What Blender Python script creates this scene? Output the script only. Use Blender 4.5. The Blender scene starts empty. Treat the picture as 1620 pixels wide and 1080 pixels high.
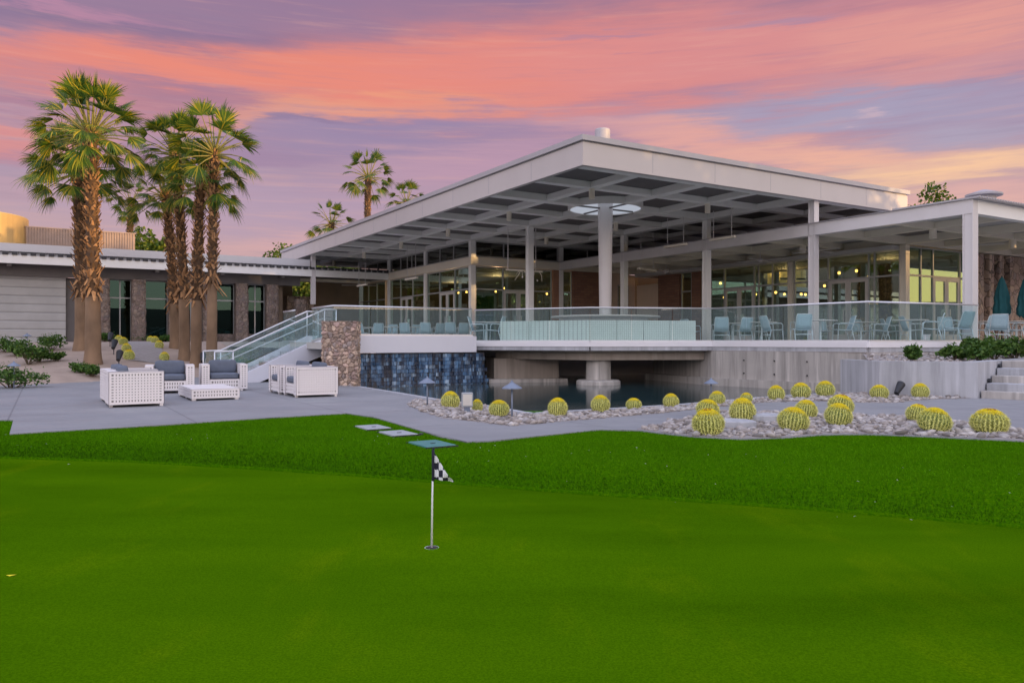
import bpy, bmesh, math, random
from mathutils import Vector, Matrix, noise
from mathutils.geometry import tessellate_polygon
random.seed(7)
C = bpy.context.scene.collection
sc = bpy.context.scene
F, EYE = 1216.0, 1.3            # focal length in photo pixels, eye height above the patio

def gp(px, py, z=0.0):          # the ground point (x, y) at height z seen at a photo pixel
    d = (EYE - z) * F / (py - 540.0)
    return ((px - 810.0) / F * d, d)
def at(px, d):
    return ((px - 810.0) / F * d, d)
def sm(t):
    t = max(0.0, min(1.0, t)); return t * t * (3 - 2 * t)
def interp(x, tab):
    if x <= tab[0][0]: return tab[0][1]
    for (a, b), (c, d) in zip(tab, tab[1:]):
        if x <= c: return b + (d - b) * (x - a) / (c - a)
    return tab[-1][1]
def lin(r, g, b):               # sRGB 0..255 to scene linear
    f = lambda c: c / 12.92 if c <= 0.04045 else ((c + 0.055) / 1.055) ** 2.4
    return (f(r / 255), f(g / 255), f(b / 255))

# ------------------------------------------------------------------ mesh builder
class MB:
    def __init__(s): s.v, s.f, s.m = [], [], []
    def add(s, vs, fs, m=0):
        o = len(s.v); s.v += [tuple(p) for p in vs]
        for f in fs: s.f.append(tuple(o + i for i in f)); s.m.append(m)
    def bx(s, x0, x1, y0, y1, z0, z1, m=0):
        s.add([(x0,y0,z0),(x1,y0,z0),(x1,y1,z0),(x0,y1,z0),(x0,y0,z1),(x1,y0,z1),(x1,y1,z1),(x0,y1,z1)],
              [(0,3,2,1),(4,5,6,7),(0,1,5,4),(1,2,6,5),(2,3,7,6),(3,0,4,7)], m)
    def obox(s, p0, p1, w, z0, z1, m=0, off=0.0, z0b=None, z1b=None):
        """a bar standing on the plan line p0-p1, w wide, from z0 to z1 (z0b, z1b at the far end)"""
        d = Vector((p1[0]-p0[0], p1[1]-p0[1])); d.normalize(); n = Vector((-d.y, d.x))
        a0 = n * (off - w/2); a1 = n * (off + w/2)
        z0b = z0 if z0b is None else z0b; z1b = z1 if z1b is None else z1b
        q = [(p0[0]+a0.x,p0[1]+a0.y),(p1[0]+a0.x,p1[1]+a0.y),(p1[0]+a1.x,p1[1]+a1.y),(p0[0]+a1.x,p0[1]+a1.y)]
        zb = (z0,z0b,z0b,z0); zt = (z1,z1b,z1b,z1)
        s.add([(q[i][0],q[i][1],zb[i]) for i in range(4)] + [(q[i][0],q[i][1],zt[i]) for i in range(4)],
              [(0,3,2,1),(4,5,6,7),(0,1,5,4),(1,2,6,5),(2,3,7,6),(3,0,4,7)], m)
    def tube(s, pts, r, n=8, m=0, caps=True):
        pts = [Vector(p) for p in pts]; rr = r if isinstance(r, (list, tuple)) else [r]*len(pts)
        vs, fs = [], []
        for i, p in enumerate(pts):
            t = (pts[min(i+1,len(pts)-1)] - pts[max(i-1,0)]).normalized()
            u = t.cross(Vector((0,0,1)) if abs(t.z) < 0.9 else Vector((1,0,0))).normalized(); w = t.cross(u)
            for k in range(n):
                a = 2*math.pi*k/n; vs.append(p + (u*math.cos(a) + w*math.sin(a))*rr[i])
        for i in range(len(pts)-1):
            for k in range(n):
                fs.append((i*n+k, i*n+(k+1)%n, (i+1)*n+(k+1)%n, (i+1)*n+k))
        if caps: fs += [tuple(range(n))[::-1], tuple((len(pts)-1)*n+k for k in range(n))]
        s.add(vs, fs, m)
    def lathe(s, prof, n=24, c=(0,0), m=0, caps=True):
        vs, fs = [], []
        for r, z in prof:
            for k in range(n):
                a = 2*math.pi*k/n; vs.append((c[0]+r*math.cos(a), c[1]+r*math.sin(a), z))
        for i in range(len(prof)-1):
            for k in range(n):
                fs.append((i*n+k, i*n+(k+1)%n, (i+1)*n+(k+1)%n, (i+1)*n+k))
        if caps: fs += [tuple(range(n))[::-1], tuple((len(prof)-1)*n+k for k in range(n))]
        s.add(vs, fs, m)
    def prism(s, poly, z0, z1, m=0):
        n = len(poly)
        ar = sum(poly[i][0]*poly[(i+1)%n][1]-poly[(i+1)%n][0]*poly[i][1] for i in range(n))
        if ar < 0: poly = poly[::-1]
        tr = tessellate_polygon([[Vector((p[0],p[1],0)) for p in poly]])
        fs = []
        for t in tr:
            a, b, c = [poly[i] for i in t]
            if (b[0]-a[0])*(c[1]-a[1])-(c[0]-a[0])*(b[1]-a[1]) < 0: t = t[::-1]
            fs.append(tuple(i+n for i in t)); fs.append(tuple(t[::-1]))
        for i in range(n): fs.append((i,(i+1)%n,(i+1)%n+n,i+n))
        s.add([(p[0],p[1],z0) for p in poly]+[(p[0],p[1],z1) for p in poly], fs, m)
    def build(s, name, mats, parent=None, smooth=False, bevel=0.0, seg=2):
        me = bpy.data.meshes.new(name); me.from_pydata(s.v, [], s.f)
        for m in (mats if isinstance(mats, (list, tuple)) else [mats]): me.materials.append(m)
        me.polygons.foreach_set('material_index', s.m)
        if smooth: me.polygons.foreach_set('use_smooth', [True]*len(s.f))
        me.update()
        o = bpy.data.objects.new(name, me); C.objects.link(o)
        if parent: o.parent = parent
        if bevel:
            b = o.modifiers.new('Bevel', 'BEVEL'); b.width = bevel; b.segments = seg; b.limit_method = 'ANGLE'
        return o

def tag(o, label=None, cat=None, group=None, kind=None):
    for k, v in (('label', label), ('category', cat), ('group', group), ('kind', kind)):
        if v: o[k] = v
    return o
def thing(name, label, cat, loc=(0,0,0), rz=0.0, group=None, scale=None):
    o = bpy.data.objects.new(name, None); C.objects.link(o); o.empty_display_size = 0.3
    o.location = loc; o.rotation_euler = (0,0,rz)
    if scale: o.scale = scale
    return tag(o, label, cat, group)
def copy_tree(o, parent=None):
    c = o.copy(); C.objects.link(c); c.parent = parent
    for ch in o.children: copy_tree(ch, c)
    return c
def dup(o, label, loc, rz=None, scale=None):
    c = copy_tree(o); c['label'] = label; c.location = loc
    if rz is not None: c.rotation_euler = (0,0,rz)
    if scale: c.scale = scale
    return c

# ------------------------------------------------------------------ node helpers
class NT:
    def __init__(s, tree): s.t = tree; s.n = tree.nodes; s.l = tree.links
    def node(s, typ, **kw):
        n = s.n.new(typ)
        for k, v in kw.items(): setattr(n, k, v)
        return n
    def set(s, sock, v):
        if isinstance(v, bpy.types.NodeSocket): s.l.new(v, sock)
        elif v is not None:
            if hasattr(sock, 'default_value') and isinstance(v, (tuple, list)) and sock.type == 'RGBA' and len(v) == 3: v = (*v, 1)
            sock.default_value = v
    def math(s, op, a, b=None, c=None, clamp=False):
        n = s.node('ShaderNodeMath', operation=op, use_clamp=clamp)
        for i, v in enumerate((a, b, c)): s.set(n.inputs[i], v)
        return n.outputs[0]
    def mix(s, f, a, b, blend='MIX'):
        n = s.node('ShaderNodeMix', data_type='RGBA', blend_type=blend, clamp_factor=True)
        s.set(n.inputs[0], f); s.set(n.inputs[6], a); s.set(n.inputs[7], b)
        return n.outputs[2]
    def noise(s, vec, scale, detail=4, rough=0.55, dist=0.0):
        n = s.node('ShaderNodeTexNoise'); s.set(n.inputs['Vector'], vec); n.inputs['Scale'].default_value = scale
        n.inputs['Detail'].default_value = detail; n.inputs['Roughness'].default_value = rough; n.inputs['Distortion'].default_value = dist
        return n.outputs['Fac']
    def ramp(s, f, stops, interp='LINEAR'):
        n = s.node('ShaderNodeValToRGB'); s.set(n.inputs[0], f); e = n.color_ramp.elements; n.color_ramp.interpolation = interp
        while len(e) < len(stops): e.new(0.5)
        for i, (p, c) in enumerate(stops): e[i].position = p; e[i].color = (*c, 1) if len(c) == 3 else c
        return n.outputs[0]
    def mrange(s, v, a, b, c=0.0, d=1.0, smooth=True):
        n = s.node('ShaderNodeMapRange', interpolation_type='SMOOTHSTEP' if smooth else 'LINEAR')
        for i, x in enumerate((v, a, b, c, d)): s.set(n.inputs[i], x)
        return n.outputs[0]
    def mapping(s, vec, scale=(1,1,1), rot=(0,0,0), loc=(0,0,0)):
        n = s.node('ShaderNodeMapping'); s.set(n.inputs[0], vec); n.inputs['Scale'].default_value = scale
        n.inputs['Rotation'].default_value = rot; n.inputs['Location'].default_value = loc
        return n.outputs[0]
    def coord(s, which='Object'): return s.node('ShaderNodeTexCoord').outputs[which]
    def bump(s, h, strength=0.3, dist=0.02):
        n = s.node('ShaderNodeBump'); n.inputs['Strength'].default_value = strength; n.inputs['Distance'].default_value = dist
        s.set(n.inputs['Height'], h); return n.outputs[0]

def newmat(name):
    m = bpy.data.materials.new(name); m.use_nodes = True
    nt = NT(m.node_tree); nt.n.clear()
    out = nt.node('ShaderNodeOutputMaterial'); p = nt.node('ShaderNodeBsdfPrincipled'); nt.l.new(p.outputs[0], out.inputs[0])
    return m, nt, p, out
def mul(c, k): return tuple(x*k for x in c)
def plain(name, col, rough=0.6, var=0.15, scale=3.0, bump=0.0, bscale=60.0, metal=0.0, island=0.0, spec=0.5, stretch=(1,1,1)):
    m, nt, p, _ = newmat(name)
    v = nt.mapping(nt.coord(), scale=stretch)
    c = nt.mix(nt.noise(v, scale, 5), mul(col, 1-var*1.6), mul(col, 1+var*1.4))
    if island:
        r = nt.node('ShaderNodeNewGeometry').outputs['Random Per Island']
        c = nt.mix(1.0, c, nt.ramp(r, [(0, (1-island,)*3), (1, (1+island*.6,)*3)]), 'MULTIPLY')
    nt.set(p.inputs['Base Color'], c); p.inputs['Roughness'].default_value = rough; p.inputs['Metallic'].default_value = metal
    p.inputs['Specular IOR Level'].default_value = spec
    if bump: nt.set(p.inputs['Normal'], nt.bump(nt.noise(v, bscale, 4), bump, 0.01))
    return m
SKY_BLOBS = [  # photo x, y, half-width, half-height (px), slope, colour, weight, cloud raggedness
 (150,45,420,42,.03,(128,98,138),.85,.6), (520,22,330,34,.05,(150,112,146),.8,.7), (60,4,180,12,.0,(196,128,158),.7,.7), (860,6,120,22,.0,(140,108,146),.8,.6),
 (30,128,200,36,.04,(206,118,122),.9,.9), (300,118,330,30,.10,(230,120,104),1.0,.8), (640,140,330,54,.06,(236,124,98),1.0,.8), (560,186,240,17,.10,(244,150,104),.9,.8), (900,110,330,62,.05,(232,126,112),1.0,.9), (1250,70,420,60,.03,(218,134,136),.95,.9), (1560,35,220,42,0,(228,150,140),.9,.9),
 (1270,32,90,13,.05,(172,130,158),.8,.6), (940,72,110,9,.06,(176,124,150),.75,.6), (1480,112,240,22,.0,(212,144,148),.85,.9),
 (270,163,150,18,.02,(164,108,136),.85,.6), (70,172,130,12,.02,(158,106,140),.8,.6), (40,214,130,21,.04,(226,126,118),.95,.8),
 (1330,172,330,30,-.02,(164,154,184),.95,.5), (1570,200,170,34,0,(170,158,184),.85,.6), (1370,172,26,7,0,(204,172,186),.7,.6),
 (1120,215,200,24,-.10,(226,158,150),.95,.8), (1330,240,150,20,-.10,(238,172,150),.9,.8), (1500,272,250,30,-.03,(248,194,154),1.0,.7), (900,205,150,16,0,(206,148,160),.6,.8),
 (620,222,250,34,.05,(146,122,162),.9,.5), (470,208,90,8,.05,(134,108,150),.8,.5), (740,275,200,34,.06,(188,142,168),.75,.8), (240,238,240,20,.04,(152,114,154),.75,.6), (380,330,300,46,0,(172,142,174),.7,.6), (120,290,160,20,0,(184,138,160),.6,.8), (440,388,110,24,.1,(212,158,164),.6,.8), (1500,332,300,24,0,(236,176,162),.7,.6),
]
# ------------------------------------------------------------------ materials
M = {}
M['white'] = plain('white painted steel', (.82,.81,.79), .45, .04, 1.2, .05, 90)
M['white_post'] = plain('white painted post', (.64,.61,.61), .45, .06, 1.5)
M['fascia'] = plain('off white fascia metal', (.53,.485,.475), .45, .05, .9, .04, 60)
M['roof_silver'] = plain('silver roof sheet', (.58,.57,.59), .42, .08, .5)
M['cream'] = plain('cream painted steel', (.74,.68,.57), .5, .06, 1.2)
M['trim'] = plain('pale metal roof edge', (.42,.40,.42), .4, .08, .7)
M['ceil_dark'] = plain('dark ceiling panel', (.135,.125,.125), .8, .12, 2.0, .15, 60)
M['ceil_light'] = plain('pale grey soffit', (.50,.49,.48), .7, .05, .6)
M['alu'] = plain('brushed aluminium rail', (.66,.67,.70), .32, .05, 4, metal=.55)
M['frame'] = plain('anodised window frame', (.40,.40,.40), .45, .08, 2, metal=.3)
M['door'] = plain('pale door frame', (.55,.53,.50), .5, .06, 2)
M['dark_metal'] = plain('dark bronze metal', (.035,.035,.042), .5, .15, 5)
M['chrome'] = plain('steel handle', (.6,.6,.6), .25, .03, 5, metal=.9)
M['screen'] = None
M['tabletop'] = plain('pale stone top', (.62,.60,.55), .35, .08, 6)
M['sling'] = plain('aqua woven sling', (.34,.49,.555), .7, .10, 30, .2, 400)
M['chair_frame'] = plain('silver chair frame', (.58,.66,.68), .4, .05, 6, metal=.2)
M['wicker'] = plain('white resin weave', (.80,.76,.76), .5, .05, 25, .2, 160)
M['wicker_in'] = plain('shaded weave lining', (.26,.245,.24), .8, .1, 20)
M['cushion'] = plain('slate blue cushion fabric', (.115,.138,.185), .85, .16, 9, .35, 220)
M['blue_metal'] = plain('weathered blue grey metal', (.17,.21,.29), .5, .15, 12)
M['black'] = plain('black plastic', (.02,.021,.026), .5, .1, 9)
M['flag_white'] = plain('white flag cloth', (.78,.78,.82), .8, .04, 9)
M['flag_black'] = plain('navy black flag cloth', (.012,.012,.03), .8, .1, 9)
M['lid'] = plain('pale plastic lid', (.34,.37,.40), .6, .12, 7, .1, 60)
M['lid_teal'] = plain('teal plastic lid', (.06,.22,.21), .5, .15, 7, .1, 60)
M['umbrella'] = plain('teal canvas', (.012,.105,.125), .8, .2, 5, .2, 120)
M['wood_fence'] = plain('ribbed brown screen', (.36,.26,.20), .7, .12, 3)
M['gold_metal'] = plain('gold anodised cladding', (.62,.42,.16), .38, .10, .9, metal=.35)
M['siding'] = plain('pale siding', (.44,.44,.44), .6, .10, 1.2)
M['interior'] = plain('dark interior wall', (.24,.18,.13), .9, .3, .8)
M['room_light'] = plain('warm beige wall', (.66,.52,.40), .8, .1, 1.0)
M['curtain'] = plain('pale green curtain', (.10,.20,.17), .9, .15, 2, stretch=(8,8,.3))
M['orange'] = plain('brown brick pier', (.36,.19,.12), .8, .2, 3, .3, 40)
M['leaf'] = None

def emit(name, col, s):
    m = bpy.data.materials.new(name); m.use_nodes = True; nt = NT(m.node_tree); nt.n.clear()
    e = nt.node('ShaderNodeEmission'); e.inputs[0].default_value = (*col,1); e.inputs[1].default_value = s
    nt.l.new(e.outputs[0], nt.node('ShaderNodeOutputMaterial').inputs[0]); return m
M['lamp_glow'] = emit('warm lamp glow', (1,.50,.13), 13)
M['skylight'] = emit('skylight dome glowing as daylight', (.80,.86,1.0), .52)

def concrete(name, base, streak=.35, joint=0.0, scale=1.0):
    m, nt, p, _ = newmat(name); v = nt.coord()
    c = nt.mix(nt.noise(v, 1.1*scale, 6, .6), mul(base,.78), mul(base,1.18))
    st = nt.noise(nt.mapping(v, scale=(2.2,2.2,.16)), 1.6*scale, 5, .65)
    c = nt.mix(nt.math('MULTIPLY', nt.mrange(st, .42, .68), streak), c, mul(base,.42))
    st2 = nt.noise(nt.mapping(v, scale=(3.1,3.1,.2), loc=(9,3,0)), 1.3*scale, 4, .6)
    c = nt.mix(nt.math('MULTIPLY', nt.mrange(st2, .52, .72), streak*.9), c, mul(base,1.65))
    nt.set(p.inputs['Base Color'], c); p.inputs['Roughness'].default_value = .8
    nt.set(p.inputs['Normal'], nt.bump(nt.noise(v, 30, 6), .25, .01)); return m
M['concrete'] = concrete('board cast concrete', (.43,.405,.38), .6)
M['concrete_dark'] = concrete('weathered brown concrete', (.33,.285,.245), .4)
M['concrete_pale'] = concrete('pale planter concrete', (.42,.43,.46), .45)
M['curb'] = plain('white rendered edge', (.74,.73,.76), .55, .06, 1.3, .1, 40)
M['band'] = plain('pale render parapet', (.66,.67,.74), .6, .05, .8, .1, 40)

def paving():
    m, nt, p, _ = newmat('smooth grey paving'); v = nt.coord()
    c = nt.mix(nt.noise(v, .55, 6, .62), (.17,.178,.195), (.335,.335,.345))
    c = nt.mix(nt.math('MULTIPLY', nt.mrange(nt.noise(nt.mapping(v, scale=(.5,2.2,1)), 1.6, 6, .7), .5, .75), .5), c, (.16,.17,.19))
    c = nt.mix(nt.math('MULTIPLY', nt.noise(v, 120, 2), .25), c, (.2,.19,.2))
    # sawn joints every 2.4 m, along the terrace directions
    r = nt.node('ShaderNodeSeparateXYZ'); nt.set(r.inputs[0], nt.mapping(v, rot=(0,0,-math.radians(31.3))))
    for k, off in ((0,.7),(1,.35)):
        f = nt.math('ABSOLUTE', nt.math('SUBTRACT', nt.math('FRACT', nt.math('ADD', nt.math('DIVIDE', r.outputs[k], 2.6), off)), .5))
        c = nt.mix(nt.math('MULTIPLY', nt.math('LESS_THAN', f, .0055), .65), c, (.11,.11,.12))
    nt.set(p.inputs['Base Color'], c); nt.set(p.inputs['Roughness'], nt.mrange(nt.noise(v, 1.3, 4), .3, .7, .5, .75))
    nt.set(p.inputs['Normal'], nt.bump(nt.noise(v, 90, 4), .12, .004)); return m
M['paving'] = paving()

def stone(name, scale, cols, coord='Object', mortar=(.16,.13,.11), edge=.05, bump=.7):
    m, nt, p, _ = newmat(name); v = nt.coord(coord)
    w = nt.node('ShaderNodeVectorMath', operation='ADD'); nt.set(w.inputs[0], v)
    nz = nt.node('ShaderNodeTexNoise'); nt.set(nz.inputs['Vector'], v); nz.inputs['Scale'].default_value = 2.2
    sc_ = nt.node('ShaderNodeVectorMath', operation='SCALE'); nt.set(sc_.inputs[0], nz.outputs['Color']); sc_.inputs['Scale'].default_value = .22
    nt.set(w.inputs[1], sc_.outputs[0])
    vo = nt.node('ShaderNodeTexVoronoi'); nt.set(vo.inputs['Vector'], w.outputs[0]); vo.inputs['Scale'].default_value = scale
    ve = nt.node('ShaderNodeTexVoronoi', feature='DISTANCE_TO_EDGE'); nt.set(ve.inputs['Vector'], w.outputs[0]); ve.inputs['Scale'].default_value = scale
    s = nt.node('ShaderNodeSeparateColor'); nt.set(s.inputs[0], vo.outputs['Color'])
    c = nt.ramp(s.outputs[0], [(i/(len(cols)-1), q) for i, q in enumerate(cols)])
    c = nt.mix(nt.math('MULTIPLY', nt.noise(v, 14, 5), .5), c, mul(cols[0], .5))
    c = nt.mix(nt.mrange(ve.outputs['Distance'], edge, edge*.2), c, mortar)
    nt.set(p.inputs['Base Color'], c); p.inputs['Roughness'].default_value = .85
    h = nt.math('ADD', nt.mrange(ve.outputs['Distance'], 0, .22), nt.math('MULTIPLY', nt.noise(v, 22, 4), .35))
    nt.set(p.inputs['Normal'], nt.bump(h, bump, .05)); return m
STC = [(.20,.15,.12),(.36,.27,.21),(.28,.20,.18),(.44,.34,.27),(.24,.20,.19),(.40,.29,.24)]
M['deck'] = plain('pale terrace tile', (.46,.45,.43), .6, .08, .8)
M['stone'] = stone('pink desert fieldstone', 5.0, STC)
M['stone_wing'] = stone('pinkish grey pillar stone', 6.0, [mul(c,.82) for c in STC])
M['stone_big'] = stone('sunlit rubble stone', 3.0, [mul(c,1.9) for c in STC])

def brick():
    m, nt, p, _ = newmat('brown brick'); v = nt.coord()
    s = nt.node('ShaderNodeSeparateXYZ'); nt.set(s.inputs[0], v)
    cm = nt.node('ShaderNodeCombineXYZ'); nt.set(cm.inputs[0], nt.math('ADD', s.outputs[0], s.outputs[1])); nt.set(cm.inputs[1], s.outputs[2])
    b = nt.node('ShaderNodeTexBrick'); nt.set(b.inputs['Vector'], cm.outputs[0])
    b.inputs['Color1'].default_value = (.34,.175,.11,1); b.inputs['Color2'].default_value = (.24,.12,.078,1); b.inputs['Mortar'].default_value = (.17,.12,.095,1)
    b.inputs['Scale'].default_value = 1.0; b.inputs['Brick Width'].default_value = .42; b.inputs['Row Height'].default_value = .14; b.inputs['Mortar Size'].default_value = .012
    c = nt.mix(nt.math('MULTIPLY', nt.noise(v, 5, 5), .5), b.outputs['Color'], (.20,.11,.08))
    nt.set(p.inputs['Base Color'], c); p.inputs['Roughness'].default_value = .85
    nt.set(p.inputs['Normal'], nt.bump(b.outputs['Fac'], .3, -.01)); return m
M['brick'] = brick()

def ribbed(name, base, axis, period, dark=.55, rough=.5, bumpd=.03):
    """fine parallel ribs: axis 2 = horizontal courses, 0 = upright ribs along x+y"""
    m, nt, p, _ = newmat(name); v = nt.coord(); s = nt.node('ShaderNodeSeparateXYZ'); nt.set(s.inputs[0], v)
    q = s.outputs[2] if axis == 2 else nt.math('ADD', s.outputs[0], s.outputs[1])
    w = nt.math('ABSOLUTE', nt.math('SUBTRACT', nt.math('FRACT', nt.math('DIVIDE', q, period)), .5))
    c = nt.mix(nt.noise(v, 1.5, 5), mul(base,.8), mul(base,1.15))
    c = nt.mix(nt.math('MULTIPLY', nt.math('LESS_THAN', w, .06), 1-dark), c, mul(base,.3))
    nt.set(p.inputs['Base Color'], c); p.inputs['Roughness'].default_value = rough
    nt.set(p.inputs['Normal'], nt.bump(nt.mrange(w, 0, .18), .6, bumpd)); return m
M['siding'] = ribbed('pale horizontal siding', (.42,.42,.42), 2, .42, .6)

def screen():
    m, nt, p, _ = newmat('pale green ribbed cladding'); v = nt.coord(); s = nt.node('ShaderNodeSeparateXYZ'); nt.set(s.inputs[0], v)
    base = (.80,.82,.76)
    c = nt.mix(nt.noise(v, 2, 4), mul(base,.88), mul(base,1.1))
    q = nt.math('ADD', s.outputs[0], s.outputs[1])
    for src, per, th in ((q, .075, .10), (s.outputs[2], .075, .05)):
        w = nt.math('ABSOLUTE', nt.math('SUBTRACT', nt.math('FRACT', nt.math('DIVIDE', src, per)), .5))
        c = nt.mix(nt.math('MULTIPLY', nt.math('LESS_THAN', w, th), .55), c, mul(base,.35))
    nt.set(p.inputs['Base Color'], c); p.inputs['Roughness'].default_value = .5; return m
M['screen'] = screen()

def glass(name, tint, refl=1.0, trans=1.0, rough=0.0):
    """thin architectural glass: tinted see-through with mirror reflection rising to grazing"""
    m = bpy.data.materials.new(name); m.use_nodes = True; nt = NT(m.node_tree); nt.n.clear()
    t = nt.node('ShaderNodeBsdfTransparent'); t.inputs[0].default_value = (*mul(tint, trans),1)
    g = nt.node('ShaderNodeBsdfGlossy'); g.inputs['Color'].default_value = (1,1,1,1); g.inputs['Roughness'].default_value = rough
    lw = nt.node('ShaderNodeLayerWeight'); lw.inputs['Blend'].default_value = .5
    f = nt.math('MULTIPLY_ADD', nt.math('POWER', lw.outputs['Facing'], 5.0), .9*refl, .045*refl)
    x = nt.node('ShaderNodeMixShader'); nt.set(x.inputs[0], nt.math('MINIMUM', f, 1.0)); nt.l.new(t.outputs[0], x.inputs[1]); nt.l.new(g.outputs[0], x.inputs[2])
    nt.l.new(x.outputs[0], nt.node('ShaderNodeOutputMaterial').inputs[0]); return m, nt, g, t
M['rail_glass'], _nt, _g, _t = glass('greenish rail glass', (.90,.965,.965), 1.3)
_d = _nt.node('ShaderNodeBsdfDiffuse'); _d.inputs[0].default_value = (.42,.62,.66,1)          # pale blue haze standing in for the sky's sheen on the panes
_o = [n for n in _nt.n if n.bl_idname == 'ShaderNodeOutputMaterial'][0]; _x = [n for n in _nt.n if n.bl_idname == 'ShaderNodeMixShader'][0]
_m = _nt.node('ShaderNodeMixShader'); _m.inputs[0].default_value = .06; _nt.l.new(_x.outputs[0], _m.inputs[1]); _nt.l.new(_d.outputs[0], _m.inputs[2]); _nt.l.new(_m.outputs[0], _o.inputs[0])
def window_glass(name, tint, gtint, floor):
    m, nt, g, t = glass(name, tint, 1.0)
    g.inputs['Color'].default_value = (*gtint,1)
    lw = nt.node('ShaderNodeLayerWeight'); lw.inputs['Blend'].default_value = .5
    x = [n for n in nt.n if n.bl_idname == 'ShaderNodeMixShader'][0]
    nt.set(x.inputs[0], nt.math('MULTIPLY_ADD', nt.math('POWER', lw.outputs['Facing'], 4.0), 1-floor, floor)); return m
M['window_glass'] = window_glass('dark green tinted window glass', (.54,.60,.53), (.74,1.0,.92), .23)
M['wing_glass'] = window_glass('dark wing window glass', (.14,.24,.21), (.40,.72,.62), .055)
M['clear_win'] = window_glass('dark clerestory glass', (.16,.16,.14), (.8,.8,.75), .14)

def water():
    m, nt, p, _ = newmat('dark pool water'); v = nt.coord()
    p.inputs['Base Color'].default_value = (.022,.048,.052,1); p.inputs['Roughness'].default_value = .04; p.inputs['IOR'].default_value = 1.33
    h = nt.math('ADD', nt.noise(nt.mapping(v, scale=(1,2.2,1)), 3.2, 3), nt.math('MULTIPLY', nt.noise(v, 11, 3), .3))
    nt.set(p.inputs['Normal'], nt.bump(h, .10, .03)); return m
M['water'] = water()

def wetwall():
    m, nt, p, _ = newmat('wet blue tile'); v = nt.coord()
    r = nt.node('ShaderNodeNewGeometry').outputs['Random Per Island']
    c = nt.ramp(r, [(0,(.02,.065,.14)),(.45,(.065,.16,.31)),(.8,(.14,.28,.48)),(1,(.38,.54,.72))])
    st = nt.noise(nt.mapping(v, scale=(2.6,2.6,.14)), 2.0, 5, .7)
    c = nt.mix(nt.mrange(st, .40, .60), (.006,.017,.040), c)
    nt.set(p.inputs['Base Color'], c); nt.set(p.inputs['Roughness'], nt.mrange(nt.noise(v, 6, 3), .3, .7, .08, .35))
    nt.set(p.inputs['Normal'], nt.bump(nt.noise(nt.mapping(v, scale=(3,3,.6)), 7, 4), .35, .02)); return m
M['wet_tile'] = wetwall()

def grass_green():
    m, nt, p, _ = newmat('mown putting turf'); v = nt.coord()
    c = nt.mix(nt.noise(v, .35, 5, .6), (.044,.120,.0008), (.076,.182,.0013))
    c = nt.mix(nt.math('MULTIPLY', nt.mrange(nt.noise(nt.mapping(v, scale=(1,.45,1)), 1.5, 6, .65), .5, .72), .60), c, (.108,.194,.0016))
    c = nt.mix(nt.math('MULTIPLY', nt.mrange(nt.noise(v, 85, 5, .75), .38, .62), .62), c, (.022,.070,.0004))
    c = nt.mix(nt.math('MULTIPLY', nt.mrange(nt.noise(v, 420, 2), .45, .75), .50), c, (.085,.205,.003))
    c = nt.mix(1.0, c, nt.ramp(nt.noise(nt.mapping(v, scale=(.28,.95,1), rot=(0,0,.35)), .8, 4, .55), [(.34,(.76,.80,.7)),(.5,(1,1,1)),(.66,(1.20,1.12,1.1))]), 'MULTIPLY')
    nt.set(p.inputs['Base Color'], c); p.inputs['Roughness'].default_value = .9; p.inputs['Specular IOR Level'].default_value = 0.0
    h = nt.math('ADD', nt.noise(v, 260, 3), nt.math('MULTIPLY', nt.noise(v, 40, 4), .6))
    nt.set(p.inputs['Normal'], nt.bump(h, .55, .006)); return m
M['green'] = grass_green()
def grass_lawn():
    m, nt, p, _ = newmat('lawn turf'); v = nt.coord()
    c = nt.mix(nt.noise(v, .7, 6, .65), (.044,.135,.0008), (.088,.205,.0015))
    c = nt.mix(nt.mrange(nt.noise(v, 38, 5, .7), .38, .68), (.028,.110,.0006), c)
    nt.set(p.inputs['Base Color'], c); p.inputs['Roughness'].default_value = .9; p.inputs['Specular IOR Level'].default_value = 0.0
    nt.set(p.inputs['Normal'], nt.bump(nt.noise(v, 75, 5, .7), .5, .02)); return m
M['lawn'] = grass_lawn()
M['blade_long_shaded'] = plain('longer grass blade with shade in its colour', (.036,.122,.0010), .85, .28, .9, island=.5, spec=.04)  # darker colour stands in for the shade low on the lawn bank
M['blade'] = plain('grass blade', (.070,.205,.0014), .8, .28, .8, island=.35, spec=.04)

M['gravel_base'] = plain('grey gravel', (.30,.27,.26), .9, .25, 9, .8, 45)
M['pebble'] = None
def pebble():
    m, nt, p, _ = newmat('river stone'); v = nt.coord()
    r = nt.node('ShaderNodeNewGeometry').outputs['Random Per Island']
    c = nt.ramp(r, [(0,(.15,.14,.135)),(.2,(.31,.27,.245)),(.5,(.46,.41,.375)),(.75,(.39,.375,.38)),(1,(.64,.60,.57))])
    c = nt.mix(nt.math('MULTIPLY', nt.noise(v, 22, 5), .5), c, (.2,.17,.155))
    nt.set(p.inputs['Base Color'], c); p.inputs['Roughness'].default_value = .75
    nt.set(p.inputs['Normal'], nt.bump(nt.noise(v, 45, 4), .3, .01)); return m
M['pebble'] = pebble()
M['sand'] = plain('tan desert sand', (.37,.285,.23), .95, .2, 1.3, .7, 26)
M['soil'] = plain('dry desert soil', (.26,.20,.16), .95, .2, .3, .4, 6)
M['hill'] = plain('scrubby mountain rock', (.13,.10,.085), .95, .3, .02)
M['trunk'] = plain('shaggy palm bark', (.36,.195,.088), .95, .38, 5, .8, 28, island=.75)
M['trunk_core'] = plain('bark with gap shade between old leaf bases', (.085,.05,.028), .95, .3, 9, .5, 30)  # core colour darkened as the shade in gaps between the stubs
M['trunk_smooth'] = plain('stripped palm bark', (.225,.145,.088), .9, .45, 2.0, .7, 16, stretch=(1,1,.5))
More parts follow.
